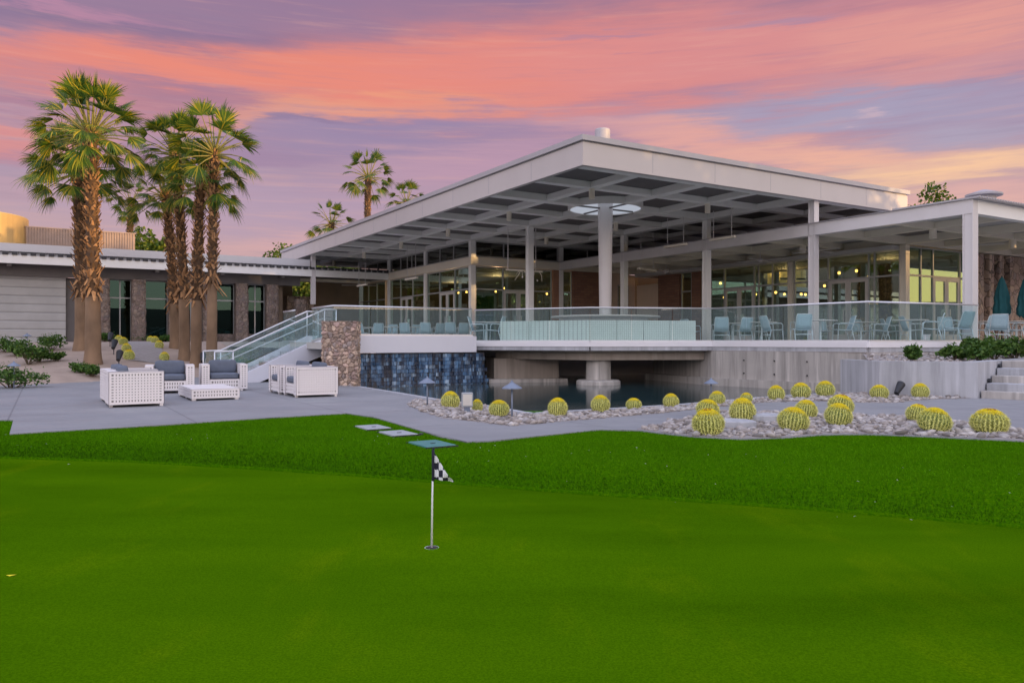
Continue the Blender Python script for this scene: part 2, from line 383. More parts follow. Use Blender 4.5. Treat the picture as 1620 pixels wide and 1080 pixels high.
M['petiole'] = plain('palm leaf stalk', (.24,.22,.05), .6, .2, 6)
def leafmat(name, stops, rough=.6, trans=.25):
    m, nt, p, out = newmat(name)
    r = nt.node('ShaderNodeNewGeometry').outputs['Random Per Island']
    c = nt.ramp(r, stops); nt.set(p.inputs['Base Color'], c); p.inputs['Roughness'].default_value = rough; p.inputs['Specular IOR Level'].default_value = .3
    t = nt.node('ShaderNodeBsdfTranslucent'); nt.set(t.inputs[0], nt.mix(1.0, c, (1.3,1.25,.6), 'MULTIPLY'))
    x = nt.node('ShaderNodeMixShader'); x.inputs[0].default_value = trans
    nt.l.new(p.outputs[0], x.inputs[1]); nt.l.new(t.outputs[0], x.inputs[2]); nt.l.new(x.outputs[0], out.inputs[0]); return m
M['frond'] = leafmat('palm frond', [(0,(.032,.085,.012)),(.45,(.070,.145,.018)),(.74,(.15,.21,.020)),(1,(.52,.40,.03))])  # yellow end of the ramp paints sunlit highlights onto some leaflets
M['frond_far'] = leafmat('sunlit palm frond', [(0,(.035,.085,.012)),(.6,(.085,.145,.018)),(1,(.24,.22,.03))])
M['leaf'] = leafmat('shrub leaf', [(0,(.024,.068,.012)),(.6,(.065,.145,.026)),(1,(.14,.23,.05))])
M['leaf_tree'] = leafmat('tree leaf', [(0,(.030,.075,.010)),(.6,(.085,.150,.020)),(1,(.24,.26,.03))])
M['twig'] = plain('woody stem', (.10,.075,.05), .9, .3, 8)
def cactus_body():
    m, nt, p, _ = newmat('ribbed cactus skin'); v = nt.coord()
    nt.set(p.inputs['Base Color'], nt.mix(nt.node('ShaderNodeObjectInfo').outputs['Random'], nt.mix(nt.noise(v, 7, 4), (.085,.14,.015), (.16,.215,.03)), nt.mix(nt.noise(v, 5, 4), (.14,.155,.015), (.25,.25,.035)))); p.inputs['Roughness'].default_value = .6; return m
M['cactus'] = cactus_body()
M['spine'] = plain('yellow cactus spine', (.90,.89,.30), .6, .2, 6, island=.3)
M['spine_top'] = plain('golden cactus wool', (.95,.80,.02), .8, .25, 14, .5, 60, island=.35)
M['bud'] = plain('orange dried bud', (.36,.17,.03), .9, .3, 20)

# ------------------------------------------------------------------ world: dusk sky with lit cloud bands
SUN_AZ, SUN_EL = math.radians(116.0), math.radians(2.1)      # azimuth clockwise from +Y
SUN_DIR = Vector((math.sin(SUN_AZ)*math.cos(SUN_EL), math.cos(SUN_AZ)*math.cos(SUN_EL), math.sin(SUN_EL)))
w = bpy.data.worlds.new('World'); sc.world = w; w.use_nodes = True
nt = NT(w.node_tree); nt.n.clear()
dirv = nt.node('ShaderNodeTexCoord').outputs['Generated']
sep = nt.node('ShaderNodeSeparateXYZ'); nt.set(sep.inputs[0], dirv)
x, y, z = sep.outputs
hor = nt.math('SQRT', nt.math('ADD', nt.math('MULTIPLY', x, x), nt.math('MULTIPLY', y, y)))
tel0 = nt.math('DIVIDE', z, nt.math('MAXIMUM', hor, .001))
az0 = nt.math('ARCTAN2', x, y)
wv = nt.mapping(dirv, scale=(1,1,4.5))
n1 = nt.noise(wv, 2.6, 6, .58); n2 = nt.noise(nt.mapping(dirv, scale=(1,1,7), rot=(0,.10,0), loc=(3,1,2)), 4.0, 7, .62)
n3 = nt.noise(nt.mapping(dirv, scale=(1,1,13), rot=(0,.07,0), loc=(5,7,1)), 5.5, 7, .62)
az = nt.math('ADD', az0, nt.math('MULTIPLY', nt.math('SUBTRACT', n2, .5), .30))
tel = nt.math('ADD', tel0, nt.math('ADD', nt.math('MULTIPLY', nt.math('SUBTRACT', n1, .5), .11), nt.math('MULTIPLY', nt.math('SUBTRACT', n3, .5), .075)))
col = nt.ramp(nt.math('MULTIPLY', tel, 1.0), [(0, lin(206,158,160)), (.09, lin(190,150,164)), (.2, lin(166,134,163)), (.32, lin(160,120,152)), (.45, lin(140,108,140)), (.75, lin(158,148,190)), (1, lin(190,190,225))])
def blob(col, px, py, sx, sy, slope, rgb, wgt, nz=.9):
    a0 = math.atan((px-810)/F); c = math.cos(a0); t0 = (540-py)/F*c
    da = nt.math('DIVIDE', nt.math('SUBTRACT', az, a0), sx/F*c)
    dt = nt.math('SUBTRACT', tel, nt.math('MULTIPLY_ADD', nt.math('SUBTRACT', az, a0), slope, t0))
    dt = nt.math('DIVIDE', dt, sy/F*c)
    q = nt.math('ADD', nt.math('MULTIPLY', da, da), nt.math('MULTIPLY', dt, dt))
    g = nt.math('EXPONENT', nt.math('MULTIPLY', q, -.7))
    g = nt.math('MULTIPLY', g, nt.mrange(nt.math('ADD', g, nt.math('MULTIPLY', n3, nz)), .30, 1.05))
    return nt.mix(nt.math('MULTIPLY', g, wgt, clamp=True), col, lin(*rgb))
for b in SKY_BLOBS: col = blob(col, *b)
sk = nt.noise(nt.mapping(dirv, scale=(1,1,20), rot=(0,.06,0), loc=(2,9,4)), 7.0, 8, .62)
col = nt.mix(nt.math('MULTIPLY', nt.mrange(sk, .50, .74), .19), col, lin(240,172,150))
col = nt.mix(nt.math('MULTIPLY', nt.mrange(sk, .48, .26), .22), col, lin(140,116,148))
hs = nt.node('ShaderNodeHueSaturation'); hs.inputs['Saturation'].default_value = .98; hs.inputs['Value'].default_value = .95; hs.inputs['Hue'].default_value = .501; nt.set(hs.inputs['Color'], col); col = hs.outputs[0]
# brighter dome overhead and towards the sunset behind the camera (sun-side glow, real sky brightness)
fwd = nt.mrange(y, .45, -.25, 0, 1)
up = nt.mrange(tel0, .52, 1.3, 0, 1)
br = nt.math('MAXIMUM', fwd, up)
col = nt.mix(br, col, nt.ramp(nt.math('MAXIMUM', z, 0), [(0,(2.1,1.75,1.62)),(.28,(1.75,1.58,1.68)),(.7,(1.05,1.10,1.42)),(1,(1.0,1.08,1.50))]))
dotn = nt.node('ShaderNodeVectorMath', operation='DOT_PRODUCT'); nt.set(dotn.inputs[0], dirv); dotn.inputs[1].default_value = (math.sin(math.radians(98)), math.cos(math.radians(98)), 0.05)
glow = nt.math('POWER', nt.math('MAXIMUM', dotn.outputs['Value'], 0), 14.0)
col = nt.mix(nt.math('MULTIPLY', glow, .92), col, (1.75,1.25,.34))
low = nt.mrange(z, -.12, 0.0, 1, 0)
col = nt.mix(low, col, (.16,.13,.11))
bg = nt.node('ShaderNodeBackground'); nt.set(bg.inputs[0], col); bg.inputs[1].default_value = 1.0
skyt = nt.node('ShaderNodeTexSky', sky_type='NISHITA'); skyt.sun_disc = False; skyt.sun_elevation = SUN_EL; skyt.sun_rotation = SUN_AZ
bg2 = nt.node('ShaderNodeBackground'); nt.set(bg2.inputs[0], skyt.outputs[0]); bg2.inputs[1].default_value = .05
ad = nt.node('ShaderNodeAddShader'); nt.l.new(bg.outputs[0], ad.inputs[0]); nt.l.new(bg2.outputs[0], ad.inputs[1])
nt.l.new(ad.outputs[0], nt.node('ShaderNodeOutputWorld').inputs[0])

sun = bpy.data.lights.new('sun', 'SUN'); sun.energy = 4.2; sun.angle = math.radians(.5); sun.color = (1,.62,.26)
so = bpy.data.objects.new('sun', sun); C.objects.link(so); so.rotation_euler = SUN_DIR.to_track_quat('Z','Y').to_euler(); so.location = (60,-20,40)

cam = bpy.data.cameras.new('camera'); cam.lens = F/1620*36; cam.sensor_width = 36; cam.clip_end = 5000; cam.clip_start = .05
co = bpy.data.objects.new('camera', cam); C.objects.link(co); co.location = (0,0,EYE); co.rotation_euler = (math.radians(90),0,0); sc.camera = co
sc.view_settings.view_transform = 'Standard'; sc.view_settings.look = 'None'; sc.view_settings.exposure = 0.0; sc.view_settings.gamma = 1
sc.cycles.use_denoising = True; sc.cycles.transparent_max_bounces = 24; sc.cycles.max_bounces = 8; sc.cycles.glossy_bounces = 4
sc.cycles.sample_clamp_indirect = 6
def stone_attr():
    m, nt, p, _ = newmat('sorted fieldstone'); v = nt.coord()
    a = nt.node('ShaderNodeAttribute', attribute_name='stone')
    c = nt.mix(nt.math('MULTIPLY', nt.noise(v, 16, 5), .6), a.outputs['Color'], (.17,.125,.10))
    nt.set(p.inputs['Base Color'], c); p.inputs['Roughness'].default_value = .9
    nt.set(p.inputs['Normal'], nt.bump(nt.noise(v, 30, 5), .5, .02)); return m
M['stone_pier'] = stone_attr()
# ------------------------------------------------------------------ axes of the building
TH = math.radians(31.3)
B_ = Vector((math.cos(TH), math.sin(TH))); A_ = Vector((-math.sin(TH), math.cos(TH)))
S = 5.35; PC = Vector((10.91, 27.53)); DECK = 1.28
def G(a, b): p = PC + A_*(a*S) + B_*(b*S); return (p.x, p.y)
def along(p, d, t): return (p[0]+d.x*t, p[1]+d.y*t)

# ------------------------------------------------------------------ ground
mb = MB(); mb.lathe([(0.01,-.55),(60,-.55),(1500,-.56)], 48, (0,30), caps=False); tag(mb.build('ground', M['soil']), kind='structure')

# far ridge on the sunset side and mountains behind the camera (they hold the low sun off the garden)
mb = MB()
def ridge(a0, a1, R, hf, n=140, thick=160):
    vs, fs = [], []
    for i in range(n+1):
        a = math.radians(a0 + (a1-a0)*i/n); h = hf(a)
        for r, k in ((R-thick*.5,0),(R-thick*.25,.55),(R,1),(R+thick*.3,.6),(R+thick*.6,0)):
            q = noise.noise((math.sin(a)*R*.02, math.cos(a)*R*.02, r*.03))
            vs.append((math.sin(a)*r, math.cos(a)*r, -1 + (h+1)*k*(1+.25*q*(k<1))))
    for i in range(n):
        for k in range(4): fs.append((i*5+k,i*5+k+1,(i+1)*5+k+1,(i+1)*5+k))
    mb.add(vs, fs)
ridge(70, 290, 400, lambda a: 19.7 + 1.5*noise.noise((math.sin(a)*7, math.cos(a)*7, 3)) + .8*noise.noise((math.sin(a)*30, math.cos(a)*30, 3)))
ridge(150, 330, 1100, lambda a: 60 + 55*max(0, noise.noise((math.sin(a)*3, math.cos(a)*3, 9)) + .5), thick=500)
tag(mb.build('hills', M['hill'], smooth=True), kind='structure')

# ------------------------------------------------------------------ putting green and lawn
YG = [(-14,9.2),(-9,9.55),(-6.35,9.53),(-4.63,9.23),(-2.94,8.73),(-1.7,8.28),(-.71,7.84),(.54,7.35),(1.66,6.94),(2.65,6.58),(3.51,6.19),(3.97,5.96),(6,4.9),(9,3.2),(14,0),(20,-3.5)]
def yg(x): return interp(x, YG)
def zgreen(x, y): return -.15 + .006*noise.noise((x*.5,y*.5,1))
mb = MB(); nx, ny = 90, 40; vs, fs = [], []
for i in range(nx+1):
    xx = -14 + 34*i/nx
    for j in range(ny+1):
        yy = -5 + (yg(xx)+.02+5)*j/ny; vs.append((xx, yy, zgreen(xx, yy)))
for i in range(nx):
    for j in range(ny): fs.append((i*(ny+1)+j,(i+1)*(ny+1)+j,(i+1)*(ny+1)+j+1,i*(ny+1)+j+1))
mb.add(vs, fs); tag(mb.build('putting_green', M['green'], smooth=True), kind='structure')
def zlawn(x, y):
    return -.128 + .112*sm((y-yg(x))/1.35) + .007*noise.noise((x*1.3,y*1.3,4))*sm((y-yg(x))*2)
mb = MB(); nx, ny = 150, 46; vs, fs = [], []
for i in range(nx+1):
    xx = -14 + 34*i/nx; y0 = yg(xx)
    for j in range(ny+1):
        t = max(0,(j-1)/(ny-1)); yy = y0 + (14.6-y0)*t**1.5
        vs.append((xx, yy, zlawn(xx, yy) if j else -.16))
for i in range(nx):
    for j in range(ny): fs.append((i*(ny+1)+j,(i+1)*(ny+1)+j,(i+1)*(ny+1)+j+1,i*(ny+1)+j+1))
mb.add(vs, fs); tag(mb.build('lawn', M['lawn'], smooth=True), kind='structure')

# ------------------------------------------------------------------ paving: patio and path in one sheet
front = [(-14,gp(20,664)[1]-.1)] + [gp(*q) for q in ((21,664),(15,686),(250,672),(430,660),(548,653.3),(590,659),(650,676),(700,691),(738,698),(775,697),(850,689),(950,679),(1010,680),(1050,685),(1100,690.5),(1170,693.5),(1240,692),(1300,687),(1370,686),(1500,691),(1620,697))] + [(14,10.2),(20,9.0)]
pool_edge = [gp(*q) for q in ((566,611.5),(600,617),(634,622.5),(696,633),(776,643),(824,652),(844,654),(909,650),(989,645.5),(1073,640.5),(1153,633.5),(1204,629),(1262,625),(1329,621.5))]
back = [(30,9.0),(34,30),(10.2,20.6),(9.3,20.4)] + pool_edge[::-1] + [(-5.6,23.6),(-9.5,26),(-10.5,30),(-30,30),(-30,16),(-14,16)]
slab = front + back
mb = MB(); mb.prism(slab, -.30, 0.0); tag(mb.build('patio', M['paving']), kind='structure')
def inside(p, poly):
    x, y = p; c = False; j = len(poly)-1
    for i in range(len(poly)):
        (xi, yi), (xj, yj) = poly[i], poly[j]
        if (yi > y) != (yj > y) and x < (xj-xi)*(y-yi)/(yj-yi)+xi: c = not c
        j = i
    return c

# grass blades of the longer lawn
rng = random.Random(3); mb = MB(); mb2 = MB()
for _ in range(430000):
    xx = rng.uniform(-12.5, 12.5); yy = rng.uniform(yg(xx)+.01, 14.0)
    if abs(xx) > .80*yy + 2.5 or rng.random() > (9.5/yy)**2 or inside((xx, yy), slab): continue
    h = rng.uniform(.010,.026); a = rng.uniform(0,6.28); wd = .0035; zz = zlawn(xx, yy)
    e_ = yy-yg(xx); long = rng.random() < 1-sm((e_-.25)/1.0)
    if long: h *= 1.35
    dx, dy = math.cos(a)*wd, math.sin(a)*wd; lx, ly = rng.gauss(0,.013), rng.gauss(0,.013)
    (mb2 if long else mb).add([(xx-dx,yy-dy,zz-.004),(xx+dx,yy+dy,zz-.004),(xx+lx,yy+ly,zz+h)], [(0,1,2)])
tag(mb2.build('shaded_edge_grass', M['blade_long_shaded']), 'band of longer grass with shade in its colour along the edge of the putting green', 'grass', kind='stuff')
tag(mb.build('grass', M['blade']), 'short green lawn grass between the putting green and the paving', 'grass', kind='stuff')

# ------------------------------------------------------------------ pool
wpoly = [along(p, Vector((0,-1)), .12) for p in pool_edge]
wpoly = wpoly + [(10,22.5),(9.5,36),(-4,36),(-7,24.6)]
mb = MB(); mb.prism(wpoly, -.5, -.10); tag(mb.build('pool_water', M['water']), kind='structure')
# thin coping along the pool edge
mb = MB()
for p, q in zip(pool_edge, pool_edge[1:]): mb.obox(p, q, .14, -.12, .012, off=.02)
tag(mb.build('pool_coping', M['concrete_pale']), 'pale stone coping along the garden side of the pool', 'coping')

# ------------------------------------------------------------------ sand bank on the left
YF = [(-30,21.0),(-15.2,22.2),(-14.2,23.6),(-13.5,25.2),(-12.2,27.0),(-9.5,29.5),(-5,31)]
def zsand(x, y):
    d = y - interp(x, YF)
    return -.03 + 1.12*sm(d/15.5+.0)*(1) + .05*noise.noise((x*.35,y*.35,2))*sm(d/2) + .18*sm(d/1.2)
mb = MB(); nx, ny = 70, 60; vs, fs = [], []
for i in range(nx+1):
    xx = -50 + 42.0*i/nx
    for j in range(ny+1):
        yy = 18.5 + 29*j/ny; vs.append((xx, yy, zsand(xx, yy)))
for i in range(nx):
    for j in range(ny): fs.append((i*(ny+1)+j,(i+1)*(ny+1)+j,(i+1)*(ny+1)+j+1,i*(ny+1)+j+1))
mb.add(vs, fs); tag(mb.build('sand_bank', M['sand'], smooth=True), kind='structure')
# gravel walk climbing the bank between the two cactus rows
mb = MB(); L0, L1 = [at(q, d) for q, d in ((202,29.3),(205,32),(203,36),(203,40.5))], [at(q, d) for q, d in ((266,29.8),(258,32),(250,36),(240,41))]
vs, fs = [], []
for k in range(31):
    t = k/30*3; i = min(2,int(t)); f = t-i
    for q in range(9):
        l = Vector(L0[i]).lerp(Vector(L0[i+1]), f); r = Vector(L1[i]).lerp(Vector(L1[i+1]), f); p = l.lerp(r, q/8)
        vs.append((p.x, p.y, zsand(p.x,p.y)+.02))
for k in range(30):
    for q in range(8): fs.append((k*9+q,k*9+q+1,(k+1)*9+q+1,(k+1)*9+q))
mb.add(vs, fs); tag(mb.build('gravel_path', M['gravel_base'], smooth=True), kind='structure')

# ------------------------------------------------------------------ gravel beds with river stones
bed_pool = [gp(*q) for q in ((645,640),(672,652),(700,661.5),(739,665),(807,673.5),(881,667),(960,660.5),(1050,653),(1096,647.5),(1160,641),(1215,636),(1300,634),(1357,636.5),(1414,637),(1469,631.5),(1544,629.5))] + \
           [gp(*q) for q in ((1540,627),(1395,622.0),(1345,622.5),(1262,627),(1204,631),(1153,635.5),(1073,643),(989,648),(909,652.5),(846,656.5),(822,655),(776,645.5),(696,635.5),(655,633))]
bed_front = [gp(*q) for q in ((1008,678.5),(1050,669),(1096,660),(1150,651.5),(1230,652.5),(1350,656.5),(1420,658),(1504,667.5),(1620,681))] + [(8.9,11.6),(8.8,10.3)] + \
            [gp(*q) for q in ((1620,696),(1500,690),(1370,685),(1300,686),(1240,691),(1170,692.5),(1100,689.5),(1050,684))]
mb = MB(); mb.prism(bed_pool, -.1, .006); mb.prism(bed_front, -.1, .006); tag(mb.build('gravel_bed', M['gravel_base']), kind='structure')
# template stone
bm = bmesh.new(); bmesh.ops.create_icosphere(bm, subdivisions=2, radius=1); ICO_V = [v.co.copy() for v in bm.verts]; ICO_F = [tuple(v.index for v in f.verts) for f in bm.faces]; bm.free()
bm = bmesh.new(); bmesh.ops.create_icosphere(bm, subdivisions=1, radius=1); ICO1_V = [v.co.copy() for v in bm.verts]; ICO1_F = [tuple(v.index for v in f.verts) for f in bm.faces]; bm.free()
rng = random.Random(11); STONES = []
for k in range(14):
    o = Vector((rng.random()*50, rng.random()*50, rng.random()*50))
    STONES.append([v*(1+.55*noise.noise(v*1.1+o)) for v in ICO1_V])
def scatter(mb, poly, n, smin, smax, zf=lambda x,y: .004, avoid=()):
    xs = [p[0] for p in poly]; ys = [p[1] for p in poly]; c = 0; tries = 0
    while c < n and tries < n*60:
        tries += 1
        p = (rng.uniform(min(xs),max(xs)), rng.uniform(min(ys),max(ys)))
        if not inside(p, poly): continue
        s = smin + (smax-smin)*rng.random()**2.2; m = Matrix.Rotation(rng.uniform(0,6.28),3,'Z') @ Matrix.Rotation(rng.gauss(0,.3),3,'X')
        sx, sy, sz = s*rng.uniform(.8,1.25), s*rng.uniform(.6,1), s*rng.uniform(.38,.62); z0 = zf(*p)
        mb.add([ (q := m @ Vector((v.x*sx, v.y*sy, v.z*sz))) + Vector((p[0],p[1],z0+sz*.45)) for v in rng.choice(STONES)], ICO1_F); c += 1
mb = MB(); scatter(mb, bed_pool, 3600, .028, .085); scatter(mb, bed_front, 2900, .026, .085)
tag(mb.build('river_stones', M['pebble'], smooth=True), 'loose pale river stones covering the cactus beds', 'stones', kind='stuff')
# pale flat slabs lying in the front bed
for q, lab in (((1155,676.5),'pale flat stone slab between the two large front cacti'), ((1216,667),'pale flat stone slab behind the wide leaning cactus')):
    X, Y = gp(*q); mb = MB(); n = 9
    mb.prism([(.42*math.cos(6.28*i/n)*rng.uniform(.8,1.1), .30*math.sin(6.28*i/n)*rng.uniform(.8,1.1)) for i in range(n)], 0, .10)
    o = mb.build('stone_slab', M['concrete_pale'], bevel=.02); o.location = (X,Y,.02); tag(o, lab, 'stone slab')
# ================================================================== clubhouse
def new_root(name, label, cat, a, b): p = G(a, b); return thing(name, label, cat, (p[0],p[1],DECK), TH)
club = new_root('clubhouse', 'long low glass clubhouse with a wide white flat roof and coffered soffit', 'building', 0, 0)
def part(name, mat, fn, parent, **kw):
    mb = MB(); fn(mb); return mb.build(name, mat, parent, **kw)
RX0, RX1, RY0, RY1 = -1.957*S, 1.0*S, -.12, 6.1*S
ZS = 5.07                                              # underside of the main roof beams
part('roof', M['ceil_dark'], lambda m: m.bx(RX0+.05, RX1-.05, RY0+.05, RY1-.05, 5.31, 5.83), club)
def ring(m, o, z0, z1, th):
    x0, x1, y0, y1 = RX0-o, RX1+o, RY0-o, RY1+o
    m.bx(x0, x1, y0, y0+th, z0, z1); m.bx(x0, x1, y1-th, y1, z0, z1); m.bx(x0, x0+th, y0+th, y1-th, z0, z1); m.bx(x1-th, x1, y0+th, y1-th, z0, z1)
part('fascia', M['fascia'], lambda m: (ring(m, 0, ZS, 5.73, .09), ring(m, .03, ZS-.012, ZS+.05, .16)), club)
def seams(m):
    for k in range(1, 6): x = RX0+(RX1-RX0)*k/6; m.bx(x-.012, x+.012, RY0-.004, RY0+.01, ZS+.052, 5.728)
    for k in range(1, 12): y = RY0+(RY1-RY0)*k/12; m.bx(RX0-.004, RX0+.01, y-.012, y+.012, ZS+.052, 5.728)
part('fascia_seam', M['trim'], seams, club)
part('roof_edge', M['trim'], lambda m: (ring(m, -.03, 5.732, 5.775, .14), ring(m, .07, 5.777, 5.93, .3), m.bx(RX0+.2, RX1-.2, RY0+.2, RY1-.2, 5.835, 5.90)), club)
for k in range(1, 7):
    part('beam', M['white'], lambda m: ([m.bx(a_, b_, k*S-.22, k*S+.22, ZS, 5.308) for a_, b_ in (((RX0+.1, -S-1.39), (-S+1.39, RX1-.1)) if k == 1 else ((RX0+.1, RX1-.1),))]), club)
for i, xb in enumerate((-S, 0)):
    part('beam', M['white'], lambda m: ([m.bx(xb-.2, xb+.2, a_, b_, ZS+.006, 5.306) for a_, b_ in (((RY0+.1, S-1.39), (S+1.39, RY1-.1)) if i == 0 else ((RY0+.1, RY1-.1),))]), club)
part('beam', M['white'], lambda m: m.bx(RX0+.1, RX1-.1, .06, .36, ZS+.003, 5.306), club)
for k in range(0, 6):
    part('joist', M['white'], lambda m: m.bx(RX0+.1, RX1-.1, (k+.5)*S-.16, (k+.5)*S+.16, ZS+.035, 5.304), club)
for xb in (-1.5*S, -.5*S, .5*S):
    part('joist', M['white'], lambda m: m.bx(xb-.16, xb+.16, RY0+.1, RY1-.1, ZS+.04, 5.302), club)
# columns
def col(x, y, h, wd=.26, mat='white_post', parent=club, z0=0.0):
    part('column', M[mat], lambda m: (m.bx(x-wd/2, x+wd/2, y-wd/2, y-wd/2+.03, z0, h), m.bx(x-wd/2, x+wd/2, y+wd/2-.03, y+wd/2, z0, h), m.bx(x-wd*.36, x+wd*.36, y-wd/2+.03, y+wd/2-.03, z0, h)), parent)
for a, b in ((0,0),(1,0),(2,0),(3,0),(2,-1),(3,-1),(4,-1),(5,-1),(5,-1.9)):
    if (a, b) == (5,-1.9): col(b*S, a*S, ZS-.01, .24, z0=2.2)
    else: col(b*S, a*S+(.13 if a == 0 else 0), ZS-.01, mat='white_post' if a == 0 else 'white')
part('round_column', M['white_post'], lambda m: m.lathe([(.33,0),(.33,.03),(.22,.05),(.235,1.6),(.262,3.6),(.285,ZS-.02),(.287,5.30)], 28, (-S, S)), club, smooth=True)
# round skylight about the tapered column: a closed well in the soffit, glowing in place of daylight, the column running up through it
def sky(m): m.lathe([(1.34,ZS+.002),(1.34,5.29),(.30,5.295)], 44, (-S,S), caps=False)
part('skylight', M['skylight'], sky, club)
def skyring(m):
    m.lathe([(1.342,5.30),(1.342,ZS-.03),(1.43,ZS-.03),(1.43,5.30)], 44, (-S,S), caps=False)
part('skylight_ring', M['white'], skyring, club)
part('skylight_bar', M['ceil_dark'], lambda m: (m.bx(-S-1.34,-S-.27,S-.035,S+.035,ZS-.02,ZS+.03), m.bx(-S+.27,-S+1.34,S-.035,S+.035,ZS-.02,ZS+.03), m.bx(-S-.035,-S+.035,S-1.34,S-.27,ZS-.018,ZS+.028), m.bx(-S-.035,-S+.035,S+.27,S+1.34,ZS-.018,ZS+.028)), club)

# ---- lower terrace canopy
CX0, CX1, CY0, CY1, ZB = 0.0, 4.2*S, -S-.15, 3*S, 3.82
part('canopy_roof', M['ceil_light'], lambda m: m.bx(CX0-.05, CX1, CY0+.02, CY1, 4.14, 4.22), club)
def corr(m):
    n = 150
    for i in range(n):
        x0 = CX0-.2 + (CX1-CX0+.2)*i/n; wv = (CX1-CX0+.2)/n
        m.bx(x0, x0+wv*.55, CY0-.22, CY0+2.5, 4.262, 4.30)
    m.bx(CX0-.2, CX1, CY0-.2, CY1, 4.245, 4.26)
part('canopy_sheet', M['trim'], corr, club)
part('beam', M['white_post'], lambda m: m.bx(-.13, .13, CY0, CY1-.1, ZB, 4.24), club)
part('beam', M['white'], lambda m: m.bx(.132, CX1, CY0, CY0+.26, ZB+.003, 4.238), club)
for yb in (0, S, 2*S):
    part('canopy_beam', M['cream'], lambda m: m.bx(.132, CX1-.05, yb-.14, yb+.14, ZB+.02, 4.138), club)
for yb in (-.5*S, .5*S, 1.5*S, 2.5*S):
    part('canopy_joist', M['cream'], lambda m: m.bx(.132, CX1-.05, yb-.11, yb+.11, ZB+.08, 4.136), club)
for xb in (S, 2*S, 3*S):
    part('canopy_beam', M['cream'], lambda m: m.bx(xb-.14, xb+.14, CY0+.27, CY1-.1, ZB+.026, 4.134), club)
for xb in (.5*S, 1.5*S, 2.5*S):
    part('canopy_joist', M['cream'], lambda m: m.bx(xb-.11, xb+.11, CY0+.27, CY1-.1, ZB+.086, 4.132), club)
rng = random.Random(5)
for i in range(3):
    for j in range(4):                                   # dark acoustic panels inside the canopy coffers
        x0, y0 = i*S+.28+(0 if (i+j)%2 else S/2), (j-1)*S+.28+S*.0
        part('coffer_panel', M['ceil_dark'], lambda m: m.bx(x0, x0+S/2-.5, y0+S/2, y0+S-.55, 4.118, 4.138), club)
col(0, -S, ZB-.002, .30); 
for a, b in ((0,1),(1,1),(2,1),(-1,2.4),(-1,4)): col(b*S, a*S, ZB-.002, .26, 'cream')
# wall line beam carrying on along the left wing of the hall, and clerestory sills
part('beam', M['cream'], lambda m: m.bx(-S-.14, -S+.14, 3*S-.14, 6.1*S, ZB+.004, 4.24), club)
part('beam', M['cream'], lambda m: m.bx(-S+.142, S, 3*S-.14, 3*S+.14, ZB+.008, 4.236), club)

# ---- glazing bays. p0->p1 on the wall line; u = along, n = outward side
def bay(p0, p1, parent, z0=0.0, z1=3.80, tr=2.62, doors=(.34,.68), extra=(), clear=False, gl='window_glass'):
    d = Vector((p1[0]-p0[0], p1[1]-p0[1])); Lg = d.length; d.normalize()
    P = lambda s: (p0[0]+d.x*s, p0[1]+d.y*s)
    def bar(m, s0, s1, za, zb, wd=.10): m.obox(P(s0), P(s1), wd, za, zb)
    def frame(m):
        for s in [0, Lg-.06] + [Lg*e-.03 for e in extra]: bar(m, s, s+.06, z0, z1)
        if doors:
            for s in (Lg*doors[0]-.07, Lg*doors[1]+.01): bar(m, s, s+.06, z0, z1)
        if tr:
            bar(m, .06, Lg-.06, tr, tr+.07, .094)
        bar(m, .06, Lg-.06, z0, z0+.08, .092); bar(m, .06, Lg-.06, z1-.06, z1, .092)
    wdw = part('window', M['frame'], frame, parent)
    def pane(m):
        za = z0+.08
        if doors:
            bar(m, .06, Lg*doors[0]-.07, za, tr, .012); bar(m, Lg*doors[1]+.07, Lg-.06, za, tr, .012); bar(m, .06, Lg-.06, tr+.07, z1-.06, .012)
        elif tr: bar(m, .06, Lg-.06, za, tr, .012); bar(m, .06, Lg-.06, tr+.07, z1-.06, .012)
        else: bar(m, .06, Lg-.06, za, z1-.06, .012)
    part('pane', M['clear_win' if clear else gl], pane, wdw)
    if doors:
        a, b = Lg*doors[0], Lg*doors[1]; mid = (a+b)/2
        for s0, s1, hs in ((a, mid-.01, mid-.19), (mid+.01, b, mid+.15)):
            def dr(m):
                bar(m, s0, s0+.12, z0+.085, tr-.002, .085); bar(m, s1-.12, s1, z0+.085, tr-.002, .085)
                bar(m, s0+.12, s1-.12, tr-.13, tr-.002, .083); bar(m, s0+.12, s1-.12, z0+.085, z0+.32, .083)
            dd = part('door', M['door'], dr, parent)
            part('pane', M['window_glass'], lambda m: bar(m, s0+.12, s1-.12, z0+.32, tr-.13, .012), dd)
            part('handle', M['chrome'], lambda m: m.obox(P(hs), P(hs+.03), .2, .85, 1.35), dd)
# hall: wall b=-1 (left flank)
for k in (3, 4):
    bay((-S, k*S+.15), (-S, (k+1)*S-.15), club)
bay((-S, 5*S+.65), (-S, 6.05*S), club, doors=None, extra=(.3,.6))
for k in (3, 4, 5):
    bay((-S, k*S+.15), (-S, (k+1)*S-.15), club, z0=4.24, z1=5.06, tr=None, doors=None, extra=(.36,.68), clear=True)
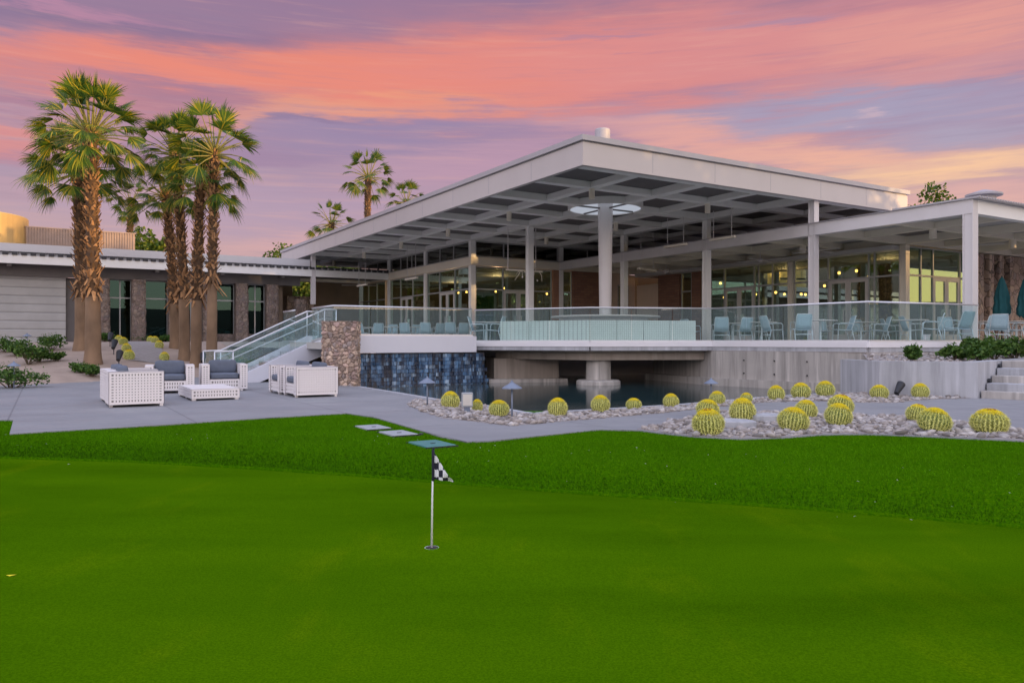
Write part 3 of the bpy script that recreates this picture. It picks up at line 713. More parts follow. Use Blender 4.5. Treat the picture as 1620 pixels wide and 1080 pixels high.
# hall: wall a=3
bay((-S+.15, 3*S), (-.55, 3*S), club, doors=(.36,.74))
part('curtain_panel', M['curtain'], lambda m: m.bx(-S+.25, -S+1.55, 3*S+.25, 3*S+.29, .02, 2.5), club)
part('brick_wall', M['orange'], lambda m: m.bx(-.5, .12, 3*S-.1, 3*S+.2, 0, ZB), club)
bay((.15, 3*S), (.75, 3*S), club, doors=None)
part('brick_wall', M['brick'], lambda m: m.bx(.78, 2.55, 3*S-.12, 3*S+.2, 0, ZB), club)
part('beige_wall', M['room_light'], lambda m: (m.bx(2.552, 3.95, 3*S+.0, 3*S+.2, 0, ZB-.03), m.bx(4.75, S-.12, 3*S+.0, 3*S+.2, 0, ZB-.03)), club)
bay((3.96, 3*S+.05), (4.74, 3*S+.05), club, doors=None, tr=1.9, z1=3.2, extra=(.5,))
part('beige_wall', M['room_light'], lambda m: m.bx(3.952, 4.748, 3*S+.002, 3*S+.2, 3.202, ZB-.03), club)
for k in (-1, 0):
    bay((k*S+.15, 3*S), ((k+1)*S-.15, 3*S), club, z0=4.24, z1=5.06, tr=None, doors=None, extra=(.33,.66), clear=True)
# wall b=1
part('beige_wall', M['room_light'], lambda m: m.bx(S-.1, S+.1, 2.645*S, 3*S-.12, 0, 3.2), club)
part('brick_wall', M['brick'], lambda m: m.bx(S-.12, S+.2, 2.33*S, 2.64*S, 0, ZB-.01), club)
bay((S, 2.32*S), (S, 2.17*S), club, doors=None)
part('brick_wall', M['brick'], lambda m: m.bx(S-.12, S+.2, 2.04*S, 2.16*S, 0, ZB-.01), club)
bay((S, 2.0*S-.15), (S, S+.15), club, doors=(.24,.60), extra=(.66,.82))
bay((S, S-.15), (S, .15), club, doors=(.36,.72), extra=(.78,))
part('soffit', M['ceil_light'], lambda m: m.bx(S-.6, S+.15, .15, 2.9*S, 3.62, 3.80), club)
for k in (0, 1, 2):
    bay((S-.3, k*S+.15), (S-.3, (k+1)*S-.15), club, z0=4.31, z1=5.06, tr=None, doors=None, extra=(.33,.66), clear=True)
# wall a=0 from b=1 to 2, then rubble stone
bay((S+.15, 0), (2*S-.2, 0), club, doors=(.36,.74), extra=(.18,.86))
# rooms behind the glass
def rooms(m):
    m.bx(S-.1, S, 3.2*S, 6.1*S, 0, 5.4); m.bx(-S+.1, S, 5.95*S, 6.05*S, 0, 5.4)
    m.bx(3.3*S, 3.35*S, .3, 3.1*S, 0, ZB); m.bx(S+.3, 3.3*S, 3.05*S, 3.1*S, 0, ZB)
part('interior_wall', M['interior'], rooms, club)
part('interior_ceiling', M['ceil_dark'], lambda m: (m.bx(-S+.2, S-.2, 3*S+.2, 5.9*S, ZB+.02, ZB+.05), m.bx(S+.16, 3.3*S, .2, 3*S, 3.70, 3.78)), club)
part('bar_counter', M['room_light'], lambda m: (m.bx(S+5, S+9, 1.0*S, 1.1*S, 0, 1.1), m.bx(S+4.8, S+9.2, 1.0*S-.2, 1.1*S+.1, 1.1, 1.16)), club)

# ---- stone wall at the right end with three recessed dark flutes
def sw(m):
    x = 2*S-.1
    for k in range(3):
        m.bx(x, x+.36, -.12, .5, 0, 3.8); x += .82
    m.bx(x, x+12, -.15, .5, 0, 3.8)
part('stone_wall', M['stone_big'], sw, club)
part('wall_recess', M['interior'], lambda m: m.bx(2*S-.1, 2*S+2.5, .3, .45, 0, 3.79), club)

# ---- soffit lamps
for a in range(0, 6):
    part('downlight', M['cream'], lambda m: m.lathe([(.10,ZS+.05),(.10,ZS-.30),(.085,ZS-.31)], 16, (-1.5*S, (a+.5)*S)), club, smooth=False)
for a in range(0, 3):
    part('downlight', M['cream'], lambda m: m.lathe([(.10,ZS+.05),(.10,ZS-.30),(.085,ZS-.31)], 16, (-.5*S, (a+.5)*S)), club)
for a, b in ((-.5,.5),(-.5,1.5),(-.5,2.5),(.5,.5)):
    part('downlight', M['cream'], lambda m: m.lathe([(.12,ZB+.09),(.12,ZB-.22),(.1,ZB-.23)], 16, (b*S, a*S)), club)
part('roof_drum', M['trim'], lambda m: m.lathe([(.27,5.9),(.27,7.42),(.25,7.46)], 28, (-6.88, 3.57)), club, smooth=False)
def vent(m):
    m.lathe([(.85,4.28),(.62,4.50),(.36,4.56),(.36,4.78),(.55,4.80),(.55,4.86),(.1,5.0)], 20, (2.8, -4.3))
part('roof_vent', M['trim'], vent, club)

# ================================================================== left wing
wing = new_root('low_wing', 'low left wing with corrugated canopy edge, stone pillars and tinted windows', 'building', 5, -2)
def wall_wave(m):
    for i in range(98):
        x0 = -32 + i*.385; m.bx(x0, x0+.23, -.17, -.012, 4.235, 4.358)
part('canopy_fascia', M['white'], lambda m: m.bx(-32, S+.1, -.1, 0, ZB, 4.22), wing)
part('canopy_sheet', M['dark_metal'], lambda m: (wall_wave(m), m.bx(-32, S+.5, -.08, 6.5, 4.36, 4.40)), wing)
part('roof_band', M['roof_silver'], lambda m: (m.bx(-32, S+.1, -.01, .012, 4.222, 4.358), m.bx(-32, .35, -.02, .2, 4.402, 4.80), m.bx(-32, .3, .2, 9, 4.6, 4.7)), wing)
part('canopy_ceiling', M['ceil_dark'], lambda m: (m.bx(-32, S, .02, 6, 3.95, 4.02), m.bx(-32, 0, .75, 1.0, 3.3, 3.95)), wing)
for k in range(10): part('canopy_beam', M['ceil_dark'], lambda m: m.bx(-31+k*3.3, -30.8+k*3.3, .03, 1.0, 3.70, 3.94), wing)
part('eave_beam', M['cream'], lambda m: m.bx(-.1, S-.2, 2.9, 3.1, ZB-.05, 3.94), wing)
px = [0, -1.66, -3.36, -5.1, -6.85, -8.65, -10.35]
def pillar(m, x): m.lathe([(.40,-.6),(.40,.3),(.385,1.5),(.37,3.0),(.36,3.30)], 18, (x, .75))
for i, xx in enumerate(px):
    def pl(m):
        n, kz = 20, 26; vs, fs = [], []
        for k in range(kz+1):
            zz = -.7 + (3.0+(.0 if i else -.8))*k/kz + (1.0 if i else 1.0)*k/kz
            for q in range(n):
                a = 6.283*q/n; r = .39 - .03*k/kz; ca, sa = math.cos(a), math.sin(a); s4 = (abs(ca)**6+abs(sa)**6)**(-1/6)
                r = r*s4*.93 + .035*noise.noise((ca*2.2+i*5, sa*2.2, zz*2.6))
                vs.append((xx+r*ca, .75+r*sa, zz))
        for k in range(kz):
            for q in range(n): fs.append((k*n+q,k*n+(q+1)%n,(k+1)*n+(q+1)%n,(k+1)*n+q))
        fs.append(tuple(kz*n+q for q in range(n))); m.add(vs, fs)
    part('stone_pillar', M['stone_wing'], pl, wing)
for i in range(6):
    a, b = px[i+1]+.3, px[i]-.3
    if i == 0: continue
    bay((a, 1.25), (b, 1.25), wing, gl='wing_glass', z0=-.35, z1=3.32, tr=2.3, doors=None, extra=(.5,) if i % 2 else ())
part('sill_wall', M['stone_wing'], lambda m: m.bx(-5.0, -1.4, 1.0, 1.2, -.6, .45), wing)
part('interior_wall', M['curtain'], lambda m: m.bx(-8.4, -5.2, 1.6, 1.64, -.4, 2.2), wing)
part('interior_wall', M['interior'], lambda m: (m.bx(-11, -1.2, 5.4, 5.5, -.5, 3.9), m.bx(-11.1, -11, 1.3, 5.4, -.5, 3.9)), wing)
part('white_wall', M['siding'], lambda m: m.bx(-32, -12.0, 1.05, 1.4, -.7, 3.3), wing)
part('end_wall', M['ceil_dark'], lambda m: m.bx(-12.0, -11.3, 1.25, 1.4, -.7, 3.3), wing)  # dark strip standing in for the shadow beside the siding
part('end_wall', M['siding'], lambda m: m.bx(-11.3, -10.8, 1.0, 1.4, -.7, 3.3), wing)
part('back_wall', M['interior'], lambda m: (m.bx(-1.3, -.9, 1.3, 5.2, -.3, 3.9), m.bx(-.9, .7, 5.0, 5.2, -.1, 3.9), m.bx(2.0, S-.2, 5.0, 5.2, -.1, 3.9), m.bx(.7, 2.0, 5.0, 5.2, -.1, 2.6)), wing)
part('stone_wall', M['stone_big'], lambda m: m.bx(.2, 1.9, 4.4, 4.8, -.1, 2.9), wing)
# plant room drum and ribbed screen on the wing's roof
def drum(m): m.lathe([(3.3,4.4),(3.3,6.95),(3.26,7.0),(3.1,7.0)], 64, (-17.0, 7.6))
part('drum', M['gold_metal'], drum, wing, smooth=False)
def fen(m):
    m.bx(-13.8, -8.3, 6.5, 6.56, 4.6, 6.42)
    for k in range(40): m.bx(-13.8+k*.138, -13.74+k*.138, 6.44, 6.5, 4.6, 6.44)
    m.bx(-13.85, -8.25, 6.42, 6.6, 6.44, 6.5)
part('ribbed_screen', M['wood_fence'], fen, wing)

# ================================================================== terrace deck
D1, D2, D3, D4 = (9.61,20.75), (6.50,24.9), (2.46,24.25), (-1.28,26.3)
L1, L0 = (-1.32,25.45), (-5.35,23.0)
D0 = G(-1, 0); D0 = along(D0, A_, -.35); DR = along(G(-1,4.6), A_, -.35)
DL = along(L0, A_, 20)
terr = thing('terrace', 'raised pale terrace deck with a pointed overlook on piers above the pool', 'terrace', (3,26,0))
def tp(name, mat, fn, **kw):
    mb = MB(); fn(mb); mb.v = [(a-3, b-26, c) for a, b, c in mb.v]; return mb.build(name, mat, terr, **kw)
deck_poly = [D1, D0, DR, G(6.2,4.6), G(6.2,-2.2), DL, L0, L1, D4, D3, D2]
tp('deck', M['deck'], lambda m: m.prism(deck_poly, 1.06, DECK))
def edge(m):
    for p, q in ((D4,D3),(D3,D2),(D2,D1),(D1,D0)): m.obox(p, q, .22, 1.135, 1.292)
    for p in (D3, D2, D1): m.lathe([(.112,1.137),(.112,1.290)], 14, p)
tp('deck_edge', M['curb'], edge)
tp('slab_edge', M['concrete_pale'], lambda m: [m.obox(p, q, .18, 1.01, 1.132) for p, q in ((D4,D3),(D3,D2),(D2,D1),(D1,D0))])
tp('parapet', M['band'], lambda m: m.obox(L0, along(L1, B_, .1), .24, .95, 1.475))
ins = lambda p, k: (p[0]+k*(4.0-p[0])/abs(4.0-p[0]+1e-6)*.6, p[1]+k)
def beamset(m):
    m.prism([along(D4, Vector((.7,.75)), 1), along(D3, Vector((.1,1)), .35), along(D2, Vector((-.35,.5)), .6), (5.2,28.5), (.5,29)], .70, 1.058)
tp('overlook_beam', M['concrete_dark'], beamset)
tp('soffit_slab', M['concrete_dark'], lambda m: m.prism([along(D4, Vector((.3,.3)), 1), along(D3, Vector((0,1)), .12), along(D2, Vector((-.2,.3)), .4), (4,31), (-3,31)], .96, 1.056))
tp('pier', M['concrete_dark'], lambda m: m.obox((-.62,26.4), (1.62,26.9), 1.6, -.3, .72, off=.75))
tp('pier_footing', M['concrete'], lambda m: m.obox((-.8,26.1), (1.9,26.7), 1.8, -.3, .02, off=.75))
tp('round_pier', M['concrete'], lambda m: m.lathe([(.72,-.3),(.72,.0),(.66,.05),(.41,.06),(.40,.72)], 30, (2.83,25.2)), smooth=False)
def under(m):
    m.obox((-5.2,29.5), (8,33.5), .3, -.3, 1.04); m.obox((3.1,33),(3.3,33.2),.2,-.3,1)
tp('back_wall', M['curb'], under)
# wet blue tile waterfall under the left railing
def falls(m):
    rg = random.Random(4); p0 = along(L0, B_, .35); Lw = 5.0; nc, nr = 30, 10; d = Vector((B_.x, B_.y, 0)); nrm = Vector((-A_.x,-A_.y,0))
    for r in range(nr):
        for c in range(nc):
            s0 = Lw*(c+(.5 if r%2 else 0))/nc; s1 = s0+Lw/nc*.985; z0 = -.3+1.22*r/nr; z1 = z0+1.22/nr*.93
            if s1 > Lw+.1-.30*r/nr: continue
            dp = rg.uniform(.02,.075); q = Vector((p0[0],p0[1],0))
            ps = [q+d*s0, q+d*s1]
            m.obox((ps[0].x,ps[0].y), (ps[1].x,ps[1].y), dp, z0, z1, off=-dp/2+.02)
w1 = tp('waterfall_wall', M['wet_tile'], falls)
mb = MB(); mb.obox(along(L0, B_, .3), along(L0, B_, 5.2), .3, -.3, .93, off=.19); mb.v = [(a-3,b-26,c) for a,b,c in mb.v]; mb.build('waterfall_backing', M['black'], terr)

# board cast retaining wall
RW0, RW1 = (9.80,20.42), (6.52,24.62)
ret = thing('retaining_wall', 'long streaked board cast concrete wall below the right terrace glass', 'wall', (RW0[0],RW0[1],0))
def rp(name, mat, fn, **kw):
    mb = MB(); fn(mb); mb.v = [(a-RW0[0], b-RW0[1], c) for a, b, c in mb.v]; return mb.build(name, mat, ret, **kw)
rp('wall', M['concrete'], lambda m: (m.prism([RW0, RW1, (5.25,28.5), (5.75,28.6), (6.95,24.8), (9.75,20.95)], -.3, 1.0), m.obox((9.70,20.72), along(D0,A_,.12), .2, .5, .999)))
def ledge(m):
    m.prism([along(RW0, Vector((-.35,.1)), .25), along(RW1, Vector((-1,-.1)), .22), (4.9,28.4), (5.3,28.5), (6.6,24.7), (9.5,20.8)], -.3, .13)
rp('footing', M['concrete'], ledge)
def ties(m):
    for k in range(1, 5):
        p = Vector(RW0).lerp(Vector(RW1), k/5)
        for zz in (.32,.72): m.lathe([(.022,zz-.02),(.022,zz+.02)], 8, (p.x-.012, p.y-.012))
rp('tie_hole', M['black'], ties)

# planter wall and steps at the right
pw = [gp(1391.5,626), gp(1547,630), (12.45,19.3)]
pl_ = thing('planter_wall', 'low grey concrete planter wall holding shrubs beside the garden steps', 'wall', (pw[0][0],pw[0][1],0))
def pp(name, mat, fn, **kw):
    mb = MB(); fn(mb); mb.v = [(a-pw[0][0], b-pw[0][1], c) for a, b, c in mb.v]; return mb.build(name, mat, pl_, **kw)
def pwall(m):
    m.prism([pw[0], pw[1], pw[2], (16.5,23.5), (16.3,23.7), (12.2,19.55), (10.5,17.95), (8.95,18.75), (8.9,20.3), (8.65,20.25)], -.3, .83)
pp('wall', M['concrete_pale'], pwall)
for q, zz in (((1472,600),.35),((1582,0),.25)):
    pass
def soilf(x, y):
    t = sm((y-18.0-.52*(x-9))/2.9); return .77+.20*t+.03*noise.noise((x*2,y*2,1))
mb = MB(); vs, fs = [], []; nx, ny = 36, 14
for i in range(nx+1):
    for j in range(ny+1):
        s = i/nx; lo = Vector((8.75,18.85)).lerp(Vector((10.5,18.05)), s/.25) if s < .25 else Vector((10.5,18.05)).lerp(Vector((16.4,23.6)), (s-.25)/.75)
        hi = Vector((9.45,20.75)).lerp(Vector((16.5,25.2)), s); p = lo.lerp(hi, j/ny); vs.append((p.x, p.y, soilf(p.x, p.y)))
for i in range(nx):
    for j in range(ny): fs.append((i*(ny+1)+j,(i+1)*(ny+1)+j,(i+1)*(ny+1)+j+1,i*(ny+1)+j+1))
mb.add(vs, fs); tag(mb.build('planter_soil', M['gravel_base'], smooth=True), kind='structure')
mb = MB(); rng = random.Random(21)
scatter(mb, [(8.8,18.9),(10.5,18.1),(16.4,23.6),(16.5,25.1),(9.5,20.7)], 700, .025, .08, soilf)
tag(mb.build('planter_stones', M['pebble'], smooth=True), 'small pale stones spread round the shrubs in the raised planter', 'stones', kind='stuff')
steps = thing('garden_steps', 'five pale concrete steps rising beside the planter wall', 'steps', (10.85,17.7,0))
sd = (Vector(pw[2])-Vector(pw[1])).normalized(); sn = Vector((sd.y,-sd.x))
for k in range(5):
    p = Vector(pw[1]) + sd*(.12+k*.43) + sn*.03; q = p + sn*5.0
    mb = MB(); e = sd*(.43 if k < 4 else 5)
    mb.prism([(p.x-10.85,p.y-17.7),(q.x-10.85,q.y-17.7),(q.x+e.x-10.85,q.y+e.y-17.7),(p.x+e.x-10.85,p.y+e.y-17.7)], -.3, .165*(k+1))
    mb.build('step', M['concrete_pale'] if k % 2 else M['concrete'], steps, bevel=.012)
for (k, zz) in ((1,.33),(3,.66)):
    p = Vector(pw[1]) + sd*(.32+k*.43) + sn*.02
    mb = MB(); mb.tube([(0,0,0),(sn.x*.05,sn.y*.05,0)], .055, 14); o = mb.build('step_light', M['black']); o.location = (p.x,p.y,zz+.05)
    tag(o, 'small round black step light low on the planter wall' if k == 1 else 'small round black step light higher up the planter wall', 'step light')

# ================================================================== glass railings
def railing(name, label, pts, zb, zt, n_per, group='glass balustrades round the terrace', posts=False, base=True, mount=0.0):
    r = thing(name, label, 'railing', (pts[0][0],pts[0][1],0), group=group)
    o0 = pts[0]; L = lambda m: [(a-o0[0], b-o0[1], c) for a, b, c in m]
    zbs = zb if isinstance(zb, (list,tuple)) else [zb]*len(pts); zts = zt if isinstance(zt, (list,tuple)) else [zt]*len(pts)
    for i, (p, q) in enumerate(zip(pts, pts[1:])):
        n = n_per[i] if isinstance(n_per, (list,tuple)) else n_per
        v0, v1 = Vector(p), Vector(q)
        for k in range(n):
            a, b = v0.lerp(v1, (k+.010)/n), v0.lerp(v1, (k+.990)/n); za = lambda zz, t: zz[i]+(zz[i+1]-zz[i])*t
            mb = MB(); mb.obox(a, b, .014, za(zbs,k/n), za(zts,k/n)-.03, z0b=za(zbs,(k+1)/n), z1b=za(zts,(k+1)/n)-.03); mb.v = L(mb.v)
            mb.build('glass_panel', M['rail_glass'], r)
    mb = MB(); mb.tube([(p[0],p[1],z) for p, z in zip(pts, zts)], .026, 10); mb.v = L(mb.v); mb.build('handrail', M['alu'], r, smooth=True)
    if base:
        for i, (p, q) in enumerate(zip(pts, pts[1:])):
            mb = MB(); mb.obox(p, q, .07, zbs[i]-.005, zbs[i]+.05, z0b=zbs[i+1]-.005, z1b=zbs[i+1]+.05); mb.v = L(mb.v); mb.build('base_channel', M['alu'], r)
    if posts:
        for p, b, t in zip(pts, zbs, zts):
            mb = MB(); mb.tube([(p[0],p[1],b-.05),(p[0],p[1],t)], .022, 8); mb.v = L(mb.v); mb.build('post', M['alu'], r, smooth=True)
    return r
inn = lambda p: p
ZR = 2.37
railing('glass_railing', 'glass balustrade along the white parapet above the waterfall', [along(L0,A_,5.6), along(L0,A_,4.1)], 1.29, ZR, 1)
railing('glass_railing', 'long glass balustrade on the white parapet above the blue waterfall', [along(L0,A_,2.1), L0, L1], [1.29,1.48,1.48], ZR, [1,4])
railing('glass_railing', 'angled glass balustrade round the pointed overlook above the piers', [D4, D3, D2], 1.29, [ZR, ZR, ZR], [3,3])
railing('glass_railing', 'glass balustrade above the streaked concrete wall in front of the dining chairs', [D2, D1], 1.29, ZR, 4)
railing('glass_railing', 'short glass balustrade from the terrace corner to the right canopy post', [D1, along(D0, B_, -.25)], 1.29, ZR, 2)

# pale ribbed screen behind the overlook glass
scr = thing('screen_wall', 'pale green ribbed low screen wall behind the overlook glass', 'screen wall', (D3[0],D3[1]+.3,0))
sp0, sp1, sp2 = at(791,25.9), at(933,24.62), at(1101,25.28)
for p, q, n in ((sp0,sp1,3),(sp1,sp2,4)):
    for k in range(n):
        a, b = Vector(p).lerp(Vector(q),(k+.012)/n), Vector(p).lerp(Vector(q),(k+.988)/n)
        mb = MB(); mb.obox(a, b, .07, 1.285, 1.98, off=.035); mb.v = [(u-D3[0], v-D3[1]-.3, w_) for u, v, w_ in mb.v]
        mb.build('screen_panel', M['screen'], scr)

# ================================================================== stone pier, stair
sp = thing('stone_pier', 'squat rubble stone pier between the stair and the waterfall', 'pier', (-5.10,23.0,0), math.radians(4))
mb = MB()
def stone_face(mb, w, d, h):
    n = 60; nz = 100; per = [(-w/2+w*i/n, -d/2) for i in range(n)] + [(w/2, -d/2+d*i/n) for i in range(n)] + [(w/2-w*i/n, d/2) for i in range(n)] + [(-w/2, d/2-d*i/n) for i in range(n)]
    vs, fs = [], []; k = len(per)
    for j in range(nz+1):
        for (x, y) in per:
            zz = -.05 + (h+.05)*j/nz; v = Vector((x,y,zz)); dd, pts = noise.voronoi(v*8.0); e = min(dd[1]-dd[0], .35)
            nrm = Vector((x/(w/2), y/(d/2), 0)); nrm = Vector((round(nrm.x*.505), round(nrm.y*.505), 0))
            vs.append(v + nrm*(.085*math.sqrt(e)-.02 + .012*noise.noise(v*14)))
    for j in range(nz):
        for i in range(k): fs.append((j*k+i, j*k+(i+1)%k, (j+1)*k+(i+1)%k, (j+1)*k+i))
    fs.append(tuple(nz*k+i for i in range(k))); mb.add(vs, fs)
stone_face(mb, 1.0, .8, 1.9)
cols = MB; body = mb.build('stonework', M['stone_pier'], sp)
ca = body.data.color_attributes.new('stone', 'FLOAT_COLOR', 'POINT'); rg = random.Random(2); memo = {}
for i, v in enumerate(body.data.vertices):
    dd, pts = noise.voronoi(Vector(v.co)*8.0); key = tuple(round(c,2) for c in pts[0])
    if key not in memo: memo[key] = mul(rg.choice(STC), rg.uniform(1.15,2.0))
    e = sm((dd[1]-dd[0])/.10); c = memo[key]; ca.data[i].color = (*[m_+(q-m_)*e for q, m_ in zip(c,(.15,.12,.10))], 1)

st = thing('terrace_stair', 'white sided stair climbing from the patio to the terrace beside the stone pier', 'stair', (-8.9,24.0,0), TH)
run, rise = .36, 1.28/8; nst = 8
for k in range(nst):
    mb = MB(); mb.bx(.35+k*run, .35+(k+1)*run+(.0 if k < nst-1 else .3), .18, 1.95, rise*k-.02 if k else -.05, rise*(k+1)); mb.build('step', M['concrete_pale'], st)
for nm, y0 in (('stringer',0.0),('stringer',2.0)):
    mb = MB(); x0, x1 = .2, .35+nst*run+.25
    pts = [(x0,-.02),(x0,.20),(x0+.25,.24),(x1-.35,1.50),(x1,1.50),(x1,.93),(x1-.5,.80),(x0+.75,-.02)]
    n = len(pts); mb.add([(a,y0,b) for a,b in pts]+[(a,y0+.16,b) for a,b in pts], [tuple(range(n)),tuple(range(2*n-1,n-1,-1))]+[(i,i+n,(i+1)%n+n,(i+1)%n) for i in range(n)])
    mb.build(nm, M['band'], st)
mb = MB(); mb.bx(.35+3*run, .35+nst*run+.3, .17, 1.98, -.02, .60); mb.build('stair_base', M['concrete_dark'], st)
cs, sn_ = math.cos(TH), math.sin(TH)
def sw2(x, y): return (-8.9+cs*x-sn_*y, 24.0+sn_*x+cs*y)
for y0, lab in ((.08,'sloping glass balustrade on the near side of the terrace stair'), (2.08,'sloping glass balustrade on the far side of the terrace stair')):
    r_ = railing('stair_railing', lab, [sw2(-.35,y0), sw2(.2,y0), sw2(.35+nst*run-.1,y0), sw2(.35+nst*run+.3,y0)], [.25,.26,1.48,1.49], [.98,1.0,ZR,ZR], [1,3,1], 'stair balustrades', posts=True, base=False)
    p = [sw2(.1,y0+.1), sw2(.35+nst*run-.1,y0+.1)]; o0 = sw2(-.35,y0)          # second grab rail inside the glass
    mb = MB(); mb.tube([(p[0][0]-o0[0],p[0][1]-o0[1],.72),(p[1][0]-o0[0],p[1][1]-o0[1],2.08)], .02, 8); mb.build('grab_rail', M['alu'], r_, smooth=True)
# ================================================================== palms
def make_fan(mb, base, d, up, R, rg, n=17, droop=.35, spread=2.0):
    """one fan leaf: folded leaflets radiating from the end of its stalk"""
    d = d.normalized(); side = d.cross(up).normalized(); nrm = side.cross(d).normalized()
    for k in range(n):
        ph = spread*(2*k/(n-1)-1)*.5*1.15; L = R*(1-.22*abs(k/(n-1)*2-1)**2)*rg.uniform(.78,1.18)
        dr = (d*math.cos(ph) + side*math.sin(ph)).normalized(); t = dr.cross(nrm).normalized()
        w = R*(.050 if n < 20 else .031); dp = droop*rg.uniform(.6,1.4)
        p0 = base; p1 = base + dr*L*.45 - Vector((0,0,1))*L*.04*dp; p2 = base + dr*L*.78 - Vector((0,0,1))*L*.20*dp; p3 = base + dr*L*.97 - Vector((0,0,1))*L*.50*dp
        mb.add([p0-t*w*.25, p0+t*w*.25, p1+t*w, p1-t*w, p2+t*w*.55, p2-t*w*.55, p3], [(0,1,2,3),(3,2,4,5),(5,4,6)])
def palm_parts(seed, h, r0, r1, rough, crown, nleaf, lean=(0,0), far=False):
    """h trunk height, rough = share of the trunk (from the top) still shaggy, crown = radius"""
    rg = random.Random(seed); cx = lambda t: (lean[0]*t*t, lean[1]*t*t)
    tr = MB(); n = 16; vs, fs = [], []; K = 30
    for k in range(K+1):
        t = k/K; x, y = cx(t); r = r0+(r1-r0)*min(1,t*1.15) + (r0*.35*(1-t*9)**2 if t < .11 else 0)
        if t > 1-rough: r = r*.92
        for q in range(n):
            a = 6.283*q/n; rr = r*(1+.08*noise.noise((math.cos(a)*2, math.sin(a)*2, t*h*1.2+seed))); vs.append((x+rr*math.cos(a), y+rr*math.sin(a), -.15+(h+.15)*t))
    for k in range(K):
        for q in range(n): fs.append((k*n+q,k*n+(q+1)%n,(k+1)*n+(q+1)%n,(k+1)*n+q))
    ns = int(K*(1-rough))*n; tr.add(vs, fs, 0); tr.m = [0 if i < ns else 1 for i in range(len(fs))]
    bt = MB(); cnt = int(h*rough*(34 if far else 62)); z0 = h*(1-rough)
    for k in range(cnt):                                  # old leaf bases
        zz = z0 + (h-z0)*(k+rg.random())/cnt - (abs(rg.gauss(0,.16)) if k < cnt*.22 else 0); t = zz/h; x, y = cx(t); a = k*2.399+rg.uniform(-.3,.3); r = r0+(r1-r0)*t
        o = Vector((math.cos(a), math.sin(a), 0)); s = Vector((-math.sin(a), math.cos(a), 0)); b = Vector((x,y,zz)) + o*r*.80
        L = rg.uniform(.13,.30)*(1.0 if r > .15 else .75); w = rg.uniform(.05,.085)*(1.0 if r > .15 else .7); up = Vector((0,0,1)); tip = b + o*L*rg.uniform(.30,.75) + up*L*rg.uniform(.5,.95)*(-1 if rg.random() < (.75 if k < cnt*.10 else .13) else 1) + s*rg.uniform(-.04,.04)
        if k < cnt*.10: tip = b + (tip-b)*1.7
        bt.add([b-s*w, b+s*w, tip+s*w*.4, tip-s*w*.4, b+o*.05-s*w*.4+up*.02, tip+o*.03], [(0,1,2,3),(0,4,5,3),(4,1,2,5)])
    lf, pt = MB(), MB(); x, y = cx(1); top = Vector((x,y,h))
    for k in range(nleaf):
        t = (k+.5)/nleaf; el = math.radians(82 - (118 if far else 108)*t + rg.uniform(-9,9)); a = k*2.399 + rg.uniform(-.35,.35)
        d = Vector((math.cos(a)*math.cos(el), math.sin(a)*math.cos(el), math.sin(el)))
        Lp = crown*rg.uniform(.50,.68); R = crown*rg.uniform(.31,.42)
        b = top + Vector((math.cos(a)*r1*.5, math.sin(a)*r1*.5, -.30*t)); sag = Vector((0,0,-1))*Lp*.16*math.cos(el)
        m1 = b + d*Lp*.55 + sag*.3; e = b + d*Lp + sag; pt.tube([b,m1,e], [.028*crown/1.6,.018*crown/1.6,.010*crown/1.6], 5)
        ld = (e-m1).normalized() + Vector((0,0,-.14-.22*t)); up = Vector((0,0,1)) if abs(d.z) < .95 else Vector((math.cos(a+1),math.sin(a+1),.3))
        up = (up + Vector((rg.uniform(-.5,.5),rg.uniform(-.5,.5),0))).normalized()
        make_fan(lf, e, ld, up, R, rg, n=15 if far else 25, droop=.12+.5*t, spread=rg.uniform(1.8,2.5))
    return tr, bt, pt, lf
def palm(label, x, y, z, seed, h, r0, r1, rough, crown, nleaf, lean=(0,0), far=False, group='palms beside the left wing'):
    r = thing('fan_palm', label, 'palm tree', (x,y,z), group=group); tr, bt, pt, lf = palm_parts(seed, h, r0, r1, rough, crown, nleaf, lean, far)
    t = tr.build('trunk', (M['trunk_smooth'], M['trunk_core']), r, smooth=True); bt.build('leaf_bases', M['trunk'], t)
    c = lf.build('crown', M['frond_far' if far else 'frond'], r); pt.build('leaf_stalks', M['petiole'], c); return r
def zs(x, y): return zsand(x, y)
def palm_at(label, px, d, top_px, seed, r0, r1, rough, crown, nleaf, lean=(0,0), **k):
    x, y = at(px, d); z = zs(x, y); h = EYE + (540-top_px)/F*d - z
    return palm(label, x, y, z, seed, h, r0, r1, rough, crown, nleaf, lean, **k)
palm_at('tallest left palm with full round crown and shaggy bark above a smooth base', 147, 28.0, 206, 1, .27, .205, .68, 2.25, 68, (-.12,.1))
palm_at('leaning palm directly behind the tallest left one, crown lower and darker', 131, 32.0, 264, 2, .31, .25, .68, 2.3, 66, (-.32,.2))
palm_at('leftmost slim palm of the second cluster with a short low crown', 277, 33.5, 305, 3, .215, .165, .70, 1.8, 40, (-.45,0))
palm_at('second palm of the second cluster, crown crossing its taller neighbour', 292, 31.5, 236, 4, .215, .165, .68, 1.9, 50, (-.45,.1))
palm_at('third palm of the second cluster, trunk just left of the tall slim one', 310, 30.3, 286, 5, .215, .165, .62, 1.8, 40, (.25,-.1))
palm_at('tall slim palm at the right of the second cluster with drooping separate fans', 335, 29.5, 236, 6, .205, .145, .60, 2.05, 38, (.1,0))
